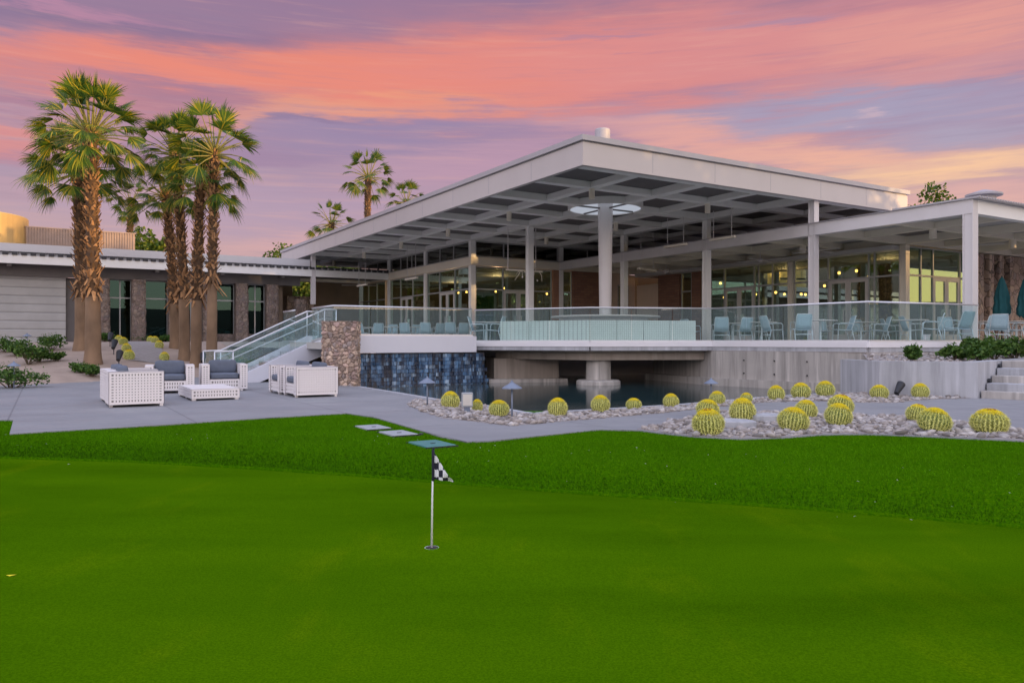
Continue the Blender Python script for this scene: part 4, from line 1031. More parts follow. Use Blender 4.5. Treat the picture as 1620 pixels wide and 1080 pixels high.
far_palms = [(204,62,318,'small sunlit palm rising alone between the two palm clusters',2.0,24,.26), (264,58,300,'slim far palm with glowing orange trunk behind the second cluster',2.0,24,.25),
             (580,78,278,'tall sunlit palm standing above the middle of the hall roof edge',3.0,34,.34), (522,80,352,'low palm crown rising just left above the sloping roof edge',2.7,30,.33),
             (641,86,318,'palm crown just peeping over the roof right of the tall one',2.6,28,.33)]
for i, (px, d, tp_, lab, cr, nl, rr) in enumerate(far_palms):
    x, y = at(px, d); h = EYE + (540-tp_)/F*d + .55
    palm(lab, x, y, -.55, 20+i, h, rr*1.2, rr, .35, cr, nl, (.15,0), far=True, group='palms far behind the roofs')

# ================================================================== leafy trees and shrubs
def leaf_cloud(mb, c, rx, ry, rz, n, ls, rg, lump=1.0):
    for _ in range(n):
        while True:
            p = Vector((rg.uniform(-1,1), rg.uniform(-1,1), rg.uniform(-1,1)))
            if .25 < p.length < 1 + .35*lump*noise.noise(p*2.3+Vector(c)*.7): break
        q = Vector((c[0]+p.x*rx, c[1]+p.y*ry, c[2]+p.z*rz)); u = Vector((rg.gauss(0,1),rg.gauss(0,1),rg.gauss(0,.7))).normalized(); v = u.cross(Vector((rg.gauss(0,1),rg.gauss(0,1),rg.gauss(0,1)))).normalized()
        L, w = ls*rg.uniform(.7,1.4), ls*rg.uniform(.25,.42); mb.add([q-u*L*.5, q-v*w, q+u*L*.5, q+v*w], [(0,1,2,3)])
def shrub(label, x, y, z, r, h, seed, n=760, ls=.10, group='shrubs on the sand bank'):
    rg = random.Random(seed); t = thing('leafy_shrub', label, 'shrub', (x,y,z), group=group); mb = MB(); st = MB()
    for k in range(9):
        a = k*.7+rg.random(); rr = r*rg.uniform(.15,.72); c = (rr*math.cos(a), rr*math.sin(a), h*rg.uniform(.38,.78)); leaf_cloud(mb, c, r*.42, r*.42, h*.30, n//9, ls, rg)
        st.tube([(0,0,-.06),(c[0]*.6,c[1]*.6,c[2]*.5),c], [.018,.012,.005], 5)
        for q in range(3):                               # upright sprigs
            p = Vector(c)+Vector((rg.gauss(0,r*.2),rg.gauss(0,r*.2),h*rg.uniform(.15,.4)))
            for u in range(5):
                v = p + Vector((rg.gauss(0,.05),rg.gauss(0,.05),rg.uniform(-.12,.05))); d = Vector((rg.gauss(0,1),rg.gauss(0,1),.6)).normalized()*ls*.75; s = d.cross(Vector((0,0,1))).normalized()*ls*.2
                mb.add([v, v+d*.5+s, v+d, v+d*.5-s], [(0,1,2,3)])
    mb.build('foliage', M['leaf'], t); st.build('stems', M['twig'], t); return t
for i, (px, d, r, h, lab) in enumerate(((16,21.6,.95,.62,'broad shrub at the left frame edge by the patio'), (45,27.5,.62,.85,'tall dark shrub in the middle of the sand bank'), (62,28.3,.60,.55,'low spreading shrub in front of the tall dark one on the sand'),
    (82,32,.62,.62,'rounded shrub behind on the sand near the pale siding wall'), (90,28.5,.34,.32,'small tuft on open sand right of the spreading shrub'), (10,31,.8,.60,'shrub at far left under the pale siding wall'), (28,30,.45,.4,'low shrub between the far left shrubs'),
    (130,26.0,.40,.32,'small shrub at the foot of the tallest palm'), (146,25.4,.36,.34,'pale flowering tuft behind the left armchairs'), (166,38,.5,.42,'shrub against the stone pillar beside the cactus walk'), (222,41,.6,.32,'low green hedge clump at the top of the gravel walk'), (262,40,.5,.35,'clump under the teal window behind the cactus row'),
    (392,32,.8,.75,'green shrub seen through the stair glass'), (372,29.5,.6,.5,'shrub at the back of the stair foot'))):
    x, y = at(px, d); shrub('%s' % lab, x, y, max(-.02, zs(x,y) if x < -8 else .3), r, h, 40+i)
for i, (px, d, r, h, lab) in enumerate(((1445,19.5,.30,.36,'single small shrub alone on the planter stones'), (1511,20.2,.40,.34,'dark shrub beneath the right canopy post'), (1550,19.9,.36,.46,'bright shrub at the front of the planter'), (1572,20.6,.46,.60,'tall shrub in the middle of the planter row'),
    (1606,21.4,.52,.60,'wide shrub near the right frame edge in the planter'), (1537,21.4,.32,.50,'shrub at the back of the planter by the dining tables'), (1640,22.2,.5,.6,'last shrub of the planter just outside the frame'))):
    x, y = at(px, d)
    shrub(lab, x, y, soilf(x,y), r, h, 70+i, n=620, ls=.12, group='shrubs in the raised planter')
def tree(name, label, x, y, z, h, r, seed, n=4200, ls=.30, group=None, mat='leaf_tree', tw=.16):
    rg = random.Random(seed); t = thing(name, label, 'tree', (x,y,z), group=group); tr, lf = MB(), MB(); zc = h*.62
    tr.tube([(0,0,-.1),(.05,.03,h*.3),(0,.1,h*.5)], [tw,tw*.8,tw*.6], 9)
    for k in range(11):
        a = k*2.4+rg.random(); e = Vector((r*.62*math.cos(a)*rg.uniform(.4,1), r*.62*math.sin(a)*rg.uniform(.4,1), h*rg.uniform(.5,.86)))
        tr.tube([(0,.05,h*.42), e*.55+Vector((0,0,h*.26)), e], [tw*.45,tw*.25,tw*.08], 6); leaf_cloud(lf, e, r*.45, r*.45, h*.17, n//11, ls, rg, 1.6)
    tr.build('trunk', M['twig'], t); lf.build('crown', M[mat], t); return t
for i, (px, d, top, r, lab) in enumerate(((238,56,362,2.2,'sunlit bushy tree between the far palms above the left wing'), (250,60,376,1.5,'darker low tree behind the sunlit bushy one'), (470,72,392,4.2,'green tree seen under the hall roof edge at its left end'), (560,74,398,4.2,'green tree glimpsed between canopy and roof, right of the first'),
    (1464,58,297,2.3,'sunlit treetop rising over the right canopy roof'), (-60,60,330,4,'tree beyond the left wing outside the frame'), (1720,60,300,4,'tree beyond the stone wall at the far right'))):
    x, y = at(px, d); h = EYE+(540-top)/F*d+.55; tree('leafy_tree', lab, x, y, -.55, h, r, 90+i, n=8500, group='trees behind the clubhouse')

for i, (x, y, h, r, lab) in enumerate(((38,6.5,10.3,3.7,'dense tree at the right of the garden outside the frame, nearest the terrace'), (41,12.3,11.2,4.7,'dense tree outside the frame at right behind the nearest'), (47,22,10.8,4.0,'dense tree outside the frame at right by the green'), (53,26,10.4,4.4,'dense tree outside the frame at right, farthest one'))):
    tree('leafy_tree', lab, x, y, -.55, h, r, 190+i, n=9000, ls=.50, group='trees at the right of the garden', tw=.25)

# ================================================================== barrel cacti
def cactus_proto(seed, nr=27):
    rg = random.Random(seed); body, sp, tp_, bd = MB(), MB(), MB(), MB(); H, R = .80, .5        # unit: width 1
    prof = lambda t: (R*(math.sin(math.pi*min(1,.16+.84*t)))**.55 if t < .999 else 0.04, H*(t**.92))
    n = nr*4; K = 18; vs, fs = [], []
    for k in range(K+1):
        r, zz = prof(k/K)
        for q in range(n):
            a = 6.283185*q/n; rr = r*(1+.055*math.cos(nr*a)); vs.append((rr*math.cos(a), rr*math.sin(a), zz-.03-.05*(k == K)))
    for k in range(K):
        for q in range(n): fs.append((k*n+q,k*n+(q+1)%n,(k+1)*n+(q+1)%n,(k+1)*n+q))
    fs.append(tuple(K*n+q for q in range(n))); body.add(vs, fs)
    for i in range(nr):
        a = 6.283185*i/nr
        for k in range(15):
            t = .06+.80*k/14; r, zz = prof(t); r *= 1.07; r2, z2 = prof(t+.03); nz = max(-.2, (r-r2*1.07)*2/(z2-zz+1e-4)*.6)
            o = Vector((math.cos(a), math.sin(a), min(2.2,nz))).normalized(); s = Vector((-math.sin(a), math.cos(a), 0)); u = s.cross(o); b = Vector((r*math.cos(a), r*math.sin(a), zz-.03))
            for q in range(10):
                d = (o*rg.uniform(.25,.9) + s*rg.gauss(0,.75) + u*rg.gauss(0,.8)).normalized(); L = rg.uniform(.06,.13); w = d.cross(o+Vector((.1,.2,.3))).normalized()*.0055
                sp.add([b-w, b+w, b+d*L], [(0,1,2)])
    for k in range(2600):                                   # woolly golden crown
        rr = R*min(.97, abs(rg.gauss(0,.46)) if k % 2 else .72*math.sqrt(rg.random())); a = rg.uniform(0,6.283); zz = H*(1-.30*(rr/(R*.9))**2.4) - .02
        b = Vector((rr*math.cos(a), rr*math.sin(a), zz-.02)); d = Vector((math.cos(a)*rr*1.6+rg.gauss(0,.4), math.sin(a)*rr*1.6+rg.gauss(0,.4), 1)).normalized(); L = rg.uniform(.04,.085); w = d.cross(Vector((rg.gauss(0,1),rg.gauss(0,1),.1))).normalized()*.010
        tp_.add([b-w, b+w, b+d*L], [(0,1,2)])
    tp_.lathe([(R*.55,H*.90),(R*.45,H*.935),(R*.3,H*.96),(R*.1,H*.97)], 26)
    for k in range(16):
        a = rg.uniform(0,6.28); rr = R*rg.uniform(.10,.34); bd.lathe([(.022,H*.94),(.028,H*.99),(.010,H*1.03)], 7, (rr*math.cos(a), rr*math.sin(a)))
    return body, sp, tp_, bd
def make_cactus(seed, label, buds):
    r = thing('barrel_cactus', label, 'cactus', group='golden barrel cacti'); b, s, t, d = cactus_proto(seed)
    bo = b.build('body', M['cactus'], r, smooth=True); s.build('spines', M['spine'], bo); tt = t.build('golden_top', M['spine_top'], r)
    if buds: d.build('dried_buds', M['bud'], tt)
    return r
CACTI = [ # px0, px1, top, base, tilt, label
 (1096,1147,654,690,-4,'largest front cactus at the left end of the right gravel bed'), (1099,1136,637,662,12,'cactus half hidden behind the largest front one, golden top tilted right'),
 (1154,1195,636,669,0,'upright round cactus standing between the two flat stones'), (1228,1277,651,684,10,'wide cactus leaning right in the middle of the front bed'),
 (1256,1291,638,663.6,8,'cactus just behind the wide leaning one'), (1308,1347.5,629.5,656,14,'cactus behind the tight pair at bed centre, top tipped right'),
 (1303,1345,644,675,10,'front cactus of the tight pair at bed centre'), (1432,1467,644.6,669,12,'cactus partly hidden behind a larger one near the right steps'),
 (1449.7,1500.6,651.8,685.4,12,'large cactus leaning right in front of the half hidden one near the steps'), (1537,1593,654,687.4,2,'broad cactus with dark buds nearest the right frame edge'),
 (1122,1147,623,642,0,'small cactus by the pool edge behind the paving, left of a tiny one'), (1171,1190.5,625,639,0,'tiny cactus by the far pool corner'),
 (1215,1241,614,634.6,0,'cactus left of three along the foot of the streaked wall'), (1252,1282,610,632,0,'middle cactus of three along the foot of the streaked wall'),
 (1291,1320,607,629,0,'right cactus of three along the foot of the streaked wall'), (1377,1405,613,632,0,'cactus at the corner where the streaked wall ends'),
 (1398,1412,610,626,4,'cactus tucked behind the one at the wall corner'), (1442.6,1469,610.6,631.4,0,'lone cactus against the pale planter wall'),
 (1049,1074,627,646.5,0,'cactus on the pool bed, second from its right end'), (990,1015,634,650,0,'small cactus on the pool bed right of the round pier'),
 (697.6,727.4,624,648,0,'leftmost cactus on the pool bed beside the slim path light'), (746,764,632,653,0,'cactus half hidden by the grey box light'),
 (773,806,638,660,0,'cactus beside the second path light on the pool bed'), (866.5,898,634.6,660,0,'cactus alone in the middle of the pool bed'), (934.7,965,630,653.5,0,'cactus on the pool bed in front of the round pier')]
protos = [make_cactus(1,'x',False), make_cactus(2,'x',True), make_cactus(3,'x',True)]; used = [False]*3
def put_cactus(i, lab, x, y, z, wd, ht, tilt):
    k = (1 if i in (0,5,7,9) else 0) if i < 40 else 2
    if not used[k]: r = protos[k]; used[k] = True
    else: r = copy_tree(protos[k])
    wd = wd/1.14
    r['label'] = lab; r.location = (x,y,z); r.scale = (wd,wd,min(ht*1.05,wd*1.15)/.80); r.rotation_euler = (0, math.radians(tilt), i*1.3)
    r.rotation_euler = Matrix.Rotation(math.radians(tilt),3,'Y').to_euler(); return r
for i, (x0, x1, t_, b_, tilt, lab) in enumerate(CACTI):
    x, y = gp((x0+x1)/2, b_-1.5, .01); wd = (x1-x0)/F*y; y += wd*.35; x = ((x0+x1)/2-810)/F*y
    put_cactus(i, lab, x, y, .025, (x1-x0)/F*y, (b_-t_)/F*y, tilt)
nl = ('lowest','second','third','topmost')
for side, tab in (('left', ((204,29.6,.42),(200,31.6,.38),(195,34.5,.38),(188,38,.38))), ('right', ((260,30.6,.38),(252,33,.36),(245,36,.36),(238,39,.36)))):
    for k, (px, d, wd) in enumerate(tab):
        x, y = at(px, d); put_cactus(50+k, '%s cactus of the row on the %s of the gravel walk' % (nl[k], side), x, y, zs(x,y)-.01, wd, wd*.85, 0)
if not used[2]: pass

# ================================================================== woven armchairs and low table
def lattice(mb, o, u, v, n, w, h, border=.05, pitch=.056, strip=.036, m=0):
    """open weave of crossing strips on the face o + u*[0,w] + v*[0,h], n = outward"""
    o, u, v, n = Vector(o), Vector(u), Vector(v), Vector(n); t = .010
    def strip_box(a0, a1, b0, b1, off):
        p = [o+u*a0+v*b0+n*off, o+u*a1+v*b0+n*off, o+u*a1+v*b1+n*off, o+u*a0+v*b1+n*off]; q = [k+n*t for k in p]
        mb.add(p+q, [(0,3,2,1),(4,5,6,7),(0,1,5,4),(1,2,6,5),(2,3,7,6),(3,0,4,7)], m)
    strip_box(0, border, 0, h, .0); strip_box(w-border, w, 0, h, .0); strip_box(border, w-border, 0, border, .0); strip_box(border, w-border, h-border, h, .0)
    nx = max(1, round((w-2*border)/pitch)); nz = max(1, round((h-2*border)/pitch))
    for k in range(1, nx):
        c = border+(w-2*border)*k/nx; strip_box(c-strip/2, c+strip/2, border, h-border, -.004)
    for k in range(1, nz):
        c = border+(h-2*border)*k/nz; strip_box(border, w-border, c-strip/2, c+strip/2, -.001)
def woven_box(mb, x0, x1, y0, y1, z0, z1, faces='XxYyZ'):
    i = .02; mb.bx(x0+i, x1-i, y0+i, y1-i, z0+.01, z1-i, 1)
    if 'X' in faces: lattice(mb, (x1-.01,y0,z0), (0,1,0), (0,0,1), (1,0,0), y1-y0, z1-z0)
    if 'x' in faces: lattice(mb, (x0+.01,y1,z0), (0,-1,0), (0,0,1), (-1,0,0), y1-y0, z1-z0)
    if 'y' in faces: lattice(mb, (x0,y0+.01,z0), (1,0,0), (0,0,1), (0,-1,0), x1-x0, z1-z0)
    if 'Y' in faces: lattice(mb, (x1,y1-.01,z0), (-1,0,0), (0,0,1), (0,1,0), x1-x0, z1-z0)
    if 'Z' in faces: lattice(mb, (x0,y0,z1-.01), (1,0,0), (0,1,0), (0,0,1), x1-x0, y1-y0, pitch=.05, strip=.049)
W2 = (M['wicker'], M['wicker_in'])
def cushion(name, x0, x1, y0, y1, z0, z1, parent, rx=0):
    mb = MB(); nx, ny, nz = 10, 6, 4; c = Vector(((x0+x1)/2,(y0+y1)/2,(z0+z1)/2)); hx = Vector(((x1-x0)/2,(y1-y0)/2,(z1-z0)/2))
    bm = bmesh.new(); bmesh.ops.create_cube(bm, size=2); bmesh.ops.subdivide_edges(bm, edges=bm.edges[:], cuts=7, use_grid_fill=True)
    mr = Matrix.Rotation(rx,3,'X'); vs = []
    for v in bm.verts:
        p = v.co.copy(); q = p/ (abs(p.x)**9+abs(p.y)**9+abs(p.z)**9)**(1/9)
        k = 1 + .10*(1-q.x**4)*(1-(q.y if hx.y > hx.z else q.z)**4); r = Vector((q.x*hx.x, q.y*hx.y*(k if hx.y < hx.z else 1), q.z*hx.z*(k if hx.z < hx.y else 1)))
        r += Vector((0,0,1))*.006*noise.noise(q*3); vs.append(c + mr @ r)
    fs = [tuple(v.index for v in f.verts) for f in bm.faces]; bm.free(); mb.add(vs, fs); return mb.build(name, M['cushion'], parent, smooth=True)
def make_armchair(label):
    r = thing('woven_armchair', label, 'armchair', group='white woven lounge armchairs on the patio')
    for x0, x1 in ((-.57,-.37),(.37,.57)):
        mb = MB(); woven_box(mb, x0, x1, -.50, .50, .05, .70); mb.bx(x0+.02,x0+.08,-.48,-.42,0,.05); mb.bx(x1-.08,x1-.02,.42,.48,0,.05); mb.build('armrest', W2, r)
    mb = MB(); woven_box(mb, -.37, .37, .32, .50, .05, .70, 'YyZ'); mb.build('backrest', W2, r)
    mb = MB(); woven_box(mb, -.37, .37, -.49, .32, .07, .31, 'yZ'); mb.build('seat_base', W2, r)
    cushion('seat_cushion', -.36, .36, -.49, .28, .32, .46, r); cushion('back_cushion', -.35, .35, .12, .30, .45, .80, r, -.12); return r
def loc_g(px, base, a=0, b=0):
    p = gp(px, base); v = Vector(p) + B_*b + A_*a; return (v.x, v.y, .004)
# local axes: +x along the terrace (B), -y towards the camera side; front of the chair is -y
a0 = make_armchair('armchair facing the lawn behind the low table, left of two'); c2 = loc_g(273,622.0); a0.location = (c2[0]+A_.x*.5, c2[1]+A_.y*.5, .004); a0.rotation_euler = (0,0,TH-.12)
c3 = loc_g(359,618.5); dup(a0, 'armchair facing the lawn beside the stair foot, right of two', (c3[0]+A_.x*.5, c3[1]+A_.y*.5, .004), TH-.10)
k1 = loc_g(170,645.2, .57, .52); dup(a0, 'armchair nearest the lawn at left, seen from behind', k1, TH+math.pi/2)
k2 = loc_g(170,645.2, 1.86, .52); dup(a0, 'armchair directly behind the one seen from behind at left', k2, TH+math.pi/2+.03)
k3 = loc_g(467,629.2, .57, .52); dup(a0, 'near armchair of the right pair in front of the stone pier', k3, TH-math.pi/2)
k4 = loc_g(467,629.2, 1.84, .48); dup(a0, 'far armchair of the right pair, closest to the stair', k4, TH-math.pi/2-.02)
tb = thing('low_table', 'low white woven coffee table in the middle of the armchairs', 'coffee table', loc_g(302.6,634.2,0,0), TH)
mb = MB(); woven_box(mb, 0, 1.02, 0, .95, .04, .25); mb.bx(.02,.1,.02,.1,0,.04); mb.bx(.92,1.0,.02,.1,0,.04); mb.bx(.02,.1,.85,.93,0,.04); mb.bx(.92,1.0,.85,.93,0,.04); mb.build('near_half', W2, tb)
mb = MB(); woven_box(mb, 0, 1.02, .97, 1.92, .04, .25); mb.bx(.02,.1,1.8,1.9,0,.04); mb.bx(.92,1.0,1.8,1.9,0,.04); mb.build('far_half', W2, tb)

# ================================================================== golf flag, cup and lawn lids
fx, fy = gp(683,866,-.15)
cup = thing('golf_cup', 'white rimmed golf hole cut in the putting green', 'golf hole', (fx,fy,-.15))
mb = MB(); mb.lathe([(.043,-.02),(.043,.001),(.050,.002),(.050,-.02)], 32, caps=False); mb.build('rim', M['flag_white'], cup)
mb = MB(); mb.lathe([(.0400,.004),(.001,.0045)], 24, caps=False); mb.build('hole', M['black'], cup)
fl = thing('golf_flag', 'short white flagstick with a checkered black and white pennant', 'golf flag', (fx,fy,-.146))
mb = MB(); Hp = .685; mb.tube([(0,0,0),(.004,0,Hp*.5),(.011,0,Hp-.02)], [.0075,.0065,.006], 10); mb.build('pole', M['flag_white'], fl, smooth=True)
mb = MB(); mb.lathe([(.0075,Hp-.22),(.010,Hp-.215),(.010,Hp-.005),(.006,Hp+.004)], 12, (.010,0)); mb.lathe([(.004,Hp),(.009,Hp+.006),(.007,Hp+.014),(.002,Hp+.016)], 10, (.013,0)); mb.build('sleeve', M['flag_black'], fl, smooth=True)
mb = MB(); n = 24; vs = {}
T0, T1, TT = Vector((.014,0,Hp-.01)), Vector((.014,0,Hp-.205)), Vector((.158,-.02,Hp-.225))
def fp(i, j):
    s, t = i/n, j/n; p = T0.lerp(TT, s); q = T1.lerp(TT, s); r = p.lerp(q, t); return r + Vector((0, .016*math.sin(s*7+t*2.2)*min(1,s*2.2), -.012*math.sin(s*3.14)*(1-t)))
for i in range(n):
    for j in range(n):
        ch = (int((i+.5)/n*4.2) + int((fp(i,j).z-(Hp-.24))/.052)) % 2
        mb.add([fp(i,j),fp(i,j+1),fp(i+1,j+1),fp(i+1,j)], [(0,1,2,3)], ch)
pn = mb.build('pennant', (M['flag_black'], M['flag_white']), fl, smooth=True); so_ = pn.modifiers.new('Solidify','SOLIDIFY'); so_.thickness = .0012
for q, sz, mt, lab in (((590,677.3),(.37,.56),'lid','far pale square lid in the lawn near the paving'), ((630,687),(.37,.56),'lid','middle pale square lid in the lawn'), ((683,704),(.40,.58),'lid_teal','teal square lid in the lawn right behind the flag top')):
    X, Y = gp(*q, -.02); zz = zlawn(X,Y); t = thing('valve_box', lab, 'valve box', (X,Y,zz+.012), TH, group='square valve boxes in the lawn')
    mb = MB(); mb.bx(-sz[0]/2,sz[0]/2,-sz[1]/2,sz[1]/2,-.08,.012); mb.build('lid', M[mt], t, bevel=.01)
    mb = MB(); mb.bx(-sz[0]/2-.02,sz[0]/2+.02,-sz[1]/2-.02,-sz[1]/2-.003,-.08,.004); mb.bx(-sz[0]/2-.02,sz[0]/2+.02,sz[1]/2+.003,sz[1]/2+.02,-.08,.004); mb.bx(-.03,.03,-.05,-.02,.012,.018); mb.build('rim', M['black'], t)
X, Y = gp(666,688,-.02); s_ = tag(MB().build('sprinkler_head', M['black']), 'small black sprinkler head in the lawn beside the teal lid', 'sprinkler'); s_.location = (X,Y,zlawn(X,Y))
mb = MB(); mb.lathe([(.035,-.03),(.035,.02),(.02,.028)], 14); s_.data = mb.build('sprinkler_head_shape', M['black']).data; bpy.data.objects.remove(bpy.data.objects['sprinkler_head_shape'])

# ================================================================== garden lights
def path_light(label, x, y, z, h, r=.17):
    t = thing('path_light', label, 'path light', (x,y,z), group='mushroom path lights')
    mb = MB(); mb.tube([(0,0,-.05),(0,0,h-.04)], .016, 8); mb.build('stem', M['blue_metal'], t, smooth=True)
    mb = MB(); mb.lathe([(r,h-.10),(r*.98,h-.085),(r*.35,h-.02),(.03,h),(.012,h+.035),(.002,h+.04)], 20); mb.build('hat', M['blue_metal'], t); return t
for px, b, top, lab in ((676,642,598,'slim path light by the left end of the pool bed'), (810,663,605,'path light with blue hat in the middle of the pool bed'), (1125,627,596,'far path light rising from the pool before the streaked wall')):
    X, Y = gp(px, b); path_light(lab, X, Y, 0 if px != 1125 else -.06, (b-top)/F*Y)
for px, d, h, lab in ((22,21.2,.75,'path light standing in the left edge shrub'), (43,31,.75,'path light behind the tall dark shrub on the sand')):
    X, Y = at(px, d); path_light(lab, X, Y, zs(X,Y), h)
def spot(label, x, y, z, rz, s=1.0, mat='black', hh=.32):
    t = thing('spot_light', label, 'spotlight', (x,y,z), rz, group='dark garden spotlights')
    mb = MB(); mb.tube([(0,0,-.05),(0,0,hh)], .018, 8); mb.build('stake', M[mat], t)
    mb = MB(); mb.tube([(0,-.10*s,hh-.05*s),(0,.12*s,hh+.14*s),(0,.16*s,hh+.17*s)], [.055*s,.095*s,.10*s], 16); mb.build('lamp_head', M[mat], t, smooth=False); return t
for px, d, lab in ((188,28.0,'lowest dark spotlight left of the cactus walk'), (180,30.5,'middle dark spotlight left of the cactus walk'), (174,33.5,'topmost dark spotlight left of the cactus walk'), (321,30.0,'dark spotlight among the palm trunks of the second cluster'), (376,28.5,'dark spotlight behind the stair rail')):
    X, Y = at(px, d); spot(lab, X, Y, zs(X,Y) if X < -9.6 else .25, .3, 1.25)
X, Y = gp(1421,628); spot('large dark floodlight beside the cactus at the wall corner', X, Y, 0, -.9, .95, hh=.14)
X, Y = gp(739,654); bl = thing('box_light', 'grey box floodlight on a short post among the pool bed cacti', 'floodlight', (X,Y,0), .15)
mb = MB(); mb.bx(-.10,.10,-.06,.06,.12,.38); mb.build('housing', M['lid'], bl, bevel=.012); mb = MB(); mb.bx(-.05,.05,-.04,.04,-.03,.12); mb.build('foot', M['blue_metal'], bl); mb = MB(); mb.bx(-.08,.08,-.066,-.061,.15,.35); mb.build('lens', M['tabletop'], bl)

# ================================================================== terrace furniture
def make_chair(label):
    r = thing('sling_chair', label, 'chair', group='aqua sling chairs on the terrace'); T = .014
    for s in (-1, 1):
        mb = MB(); mb.tube([(s*.27,-.27,0),(s*.27,-.25,.40)], T, 6); mb.build('front_leg', M['chair_frame'], r, smooth=True)
        mb = MB(); mb.tube([(s*.27,.30,0),(s*.27,.20,.41)], T, 6); mb.build('rear_leg', M['chair_frame'], r, smooth=True)
        mb = MB(); mb.tube([(s*.27,-.25,.40),(s*.285,-.24,.60),(s*.29,-.17,.645),(s*.285,.10,.64),(s*.27,.245,.62)], T, 6); mb.build('armrest', M['chair_frame'], r, smooth=True)
        mb = MB(); mb.tube([(s*.25,-.27,.43),(s*.25,.18,.395),(s*.25,.25,.58),(s*.24,.33,.84),(s*.22,.36,.90)], T, 6); mb.build('side_rail', M['chair_frame'], r, smooth=True)
    for nm, q0, q1 in (('front_bar',(-.25,-.27,.43),(.25,-.27,.43)), ('top_bar',(-.22,.36,.90),(.22,.36,.90)), ('stretcher',(-.27,.24,.25),(.27,.24,.25))):
        mb = MB(); mb.tube([q0, q1], T, 6); mb.build(nm, M['chair_frame'], r, smooth=True)
    def sheet(pts, hw):
        mb = MB(); vs = []; n = len(pts)
        for y, z, k in pts:
            for q in range(5): u = q/2-1; vs.append((u*hw*k, y, z-.018*(1-u*u)))
        mb.add(vs, [(i*5+q,i*5+q+1,(i+1)*5+q+1,(i+1)*5+q) for i in range(n-1) for q in range(4)]); return mb
    for nm, pts in (('seat', [(-.27,.435,1),(-.1,.42,1),(.08,.405,1),(.18,.40,1)]), ('backrest', [(.185,.42,1),(.25,.58,1),(.29,.70,.98),(.33,.84,.95),(.358,.90,.9)])):
        o = sheet(pts, .245).build(nm, M['sling'], r, smooth=True); m = o.modifiers.new('Solidify','SOLIDIFY'); m.thickness = .006
    return r
ch0 = None
def chair(px, d, face, lab):
    """face: heading of the chair's front in degrees, 0 = away from the camera, 90 = to the right, 180 = to the camera"""
    global ch0
    X, Y = at(px, d); rz = math.pi - math.radians(face)
    if ch0 is None: ch0 = make_chair(lab); ch0.location = (X,Y,DECK); ch0.rotation_euler = (0,0,rz); return ch0
    return dup(ch0, lab, (X,Y,DECK), rz)
for a in ((1140,28.3,8,'chair seen from behind at the left end of the dining row'), (1174,28.6,-18,'second chair seen from behind, turned slightly left'), (1203,30.5,-80,'chair in profile facing left before the door'), (1221,26.6,75,'chair in profile with curved back facing right at the middle table'),
          (1268,25.0,5,'large chair seen from behind beside the round table'), (1334,26.5,-85,'chair in profile facing left at the right of the round table'), (1391,27.5,-80,'chair facing left at the pale square table'), (1302,30.0,180,'chair facing the garden beyond the round table'), (1362,30.5,170,'chair facing the garden beyond the square table'),
          (1474,24.2,-60,'chair near the terrace corner angled away to the left'), (1517,22.8,-20,'chair seen from behind beside the canopy post'), (1442,27.0,95,'chair facing right under the yellow windows'), (1500,27.5,190,'chair facing the garden by the yellow doors'), (1410,30,100,'chair facing right far back by the corner post'),
          (757,27.6,100,'chair at the overlook facing right beside the slim post'), (783,27.2,-75,'chair at the overlook facing left beside the ribbed screen'), (1093,31,60,'chair half hidden behind the white column'), (1050,31.5,100,'chair behind the ribbed screen near its right end'),
          (1555,26.5,-30,'left chair beside the stone wall tables'), (1578,25.2,20,'chair right of the canopy post seen from behind'), (1611,25.8,-40,'chair at the right frame edge by the closed umbrella'), (1597,29,170,'chair facing the garden below the closed umbrella'), (1640,27,-30,'chair just outside the right frame edge'),
          (572,37.0,20,'left terrace chair nearest the stone pier'), (598,37.6,-15,'left terrace chair second from the stone pier'), (643,37.0,10,'left terrace chair before the brown brick pier'), (674,36.2,0,'left terrace chair under the first slim post'), (694,37.5,-25,'left terrace chair between the two glass doors'), (714,36.0,5,'left terrace chair before the wide doors'), (733,37.2,-10,'left terrace chair nearest the tall corner column'), (620,39.5,180,'left terrace chair facing the garden in the back row'), (660,40,170,'left terrace chair facing the garden near the doors')):
    chair(*a)
tb0 = None
def table(px, d, lab, r=.55):
    global tb0
    X, Y = at(px, d)
    if tb0 is None:
        tb0 = thing('round_table', lab, 'table', (X,Y,DECK), group='round terrace dining tables')
        mb = MB(); mb.lathe([(.02,.715),(r,.715),(r+.01,.728),(r,.742),(.02,.743)], 36); mb.build('tabletop', M['tabletop'], tb0)
        mb = MB(); mb.lathe([(.05,.02),(.035,.10),(.035,.68),(.09,.714)], 16); mb.build('pedestal', M['chair_frame'], tb0, smooth=True)
        mb = MB(); mb.lathe([(.30,0),(.30,.015),(.06,.04)], 24); mb.build('base', M['chair_frame'], tb0); return tb0
    return dup(tb0, lab, (X,Y,DECK))
for a in ((1298,26.2,'round table beside the large chair in the dining row'), (1160,30.2,'table beyond the two chairs at the left of the dining row'), (1362,28.6,'pale table in front of the glass doors near the corner post'), (1205,28.6,'table between the profile chairs'), (1440,25.6,'table near the terrace corner under the yellow windows'),
          (1562,27.5,'table beside the canopy post by the stone wall'), (1608,27.4,'table at the right frame edge under the umbrella'), (590,39.2,'left terrace table nearest the stone pier'), (620,37.8,'left terrace table before the brick pier'), (657,38.4,'left terrace table below the first slim post'), (702,39,'left terrace table before the wide doors'), (740,38.5,'left terrace table beside the corner column'), (770,28.4,'small table between the two overlook chairs')):
    table(*a)
ct = thing('bar_counter', 'curved pale counter ringing the round white column on the overlook', 'counter', (*G(1,-1),DECK))
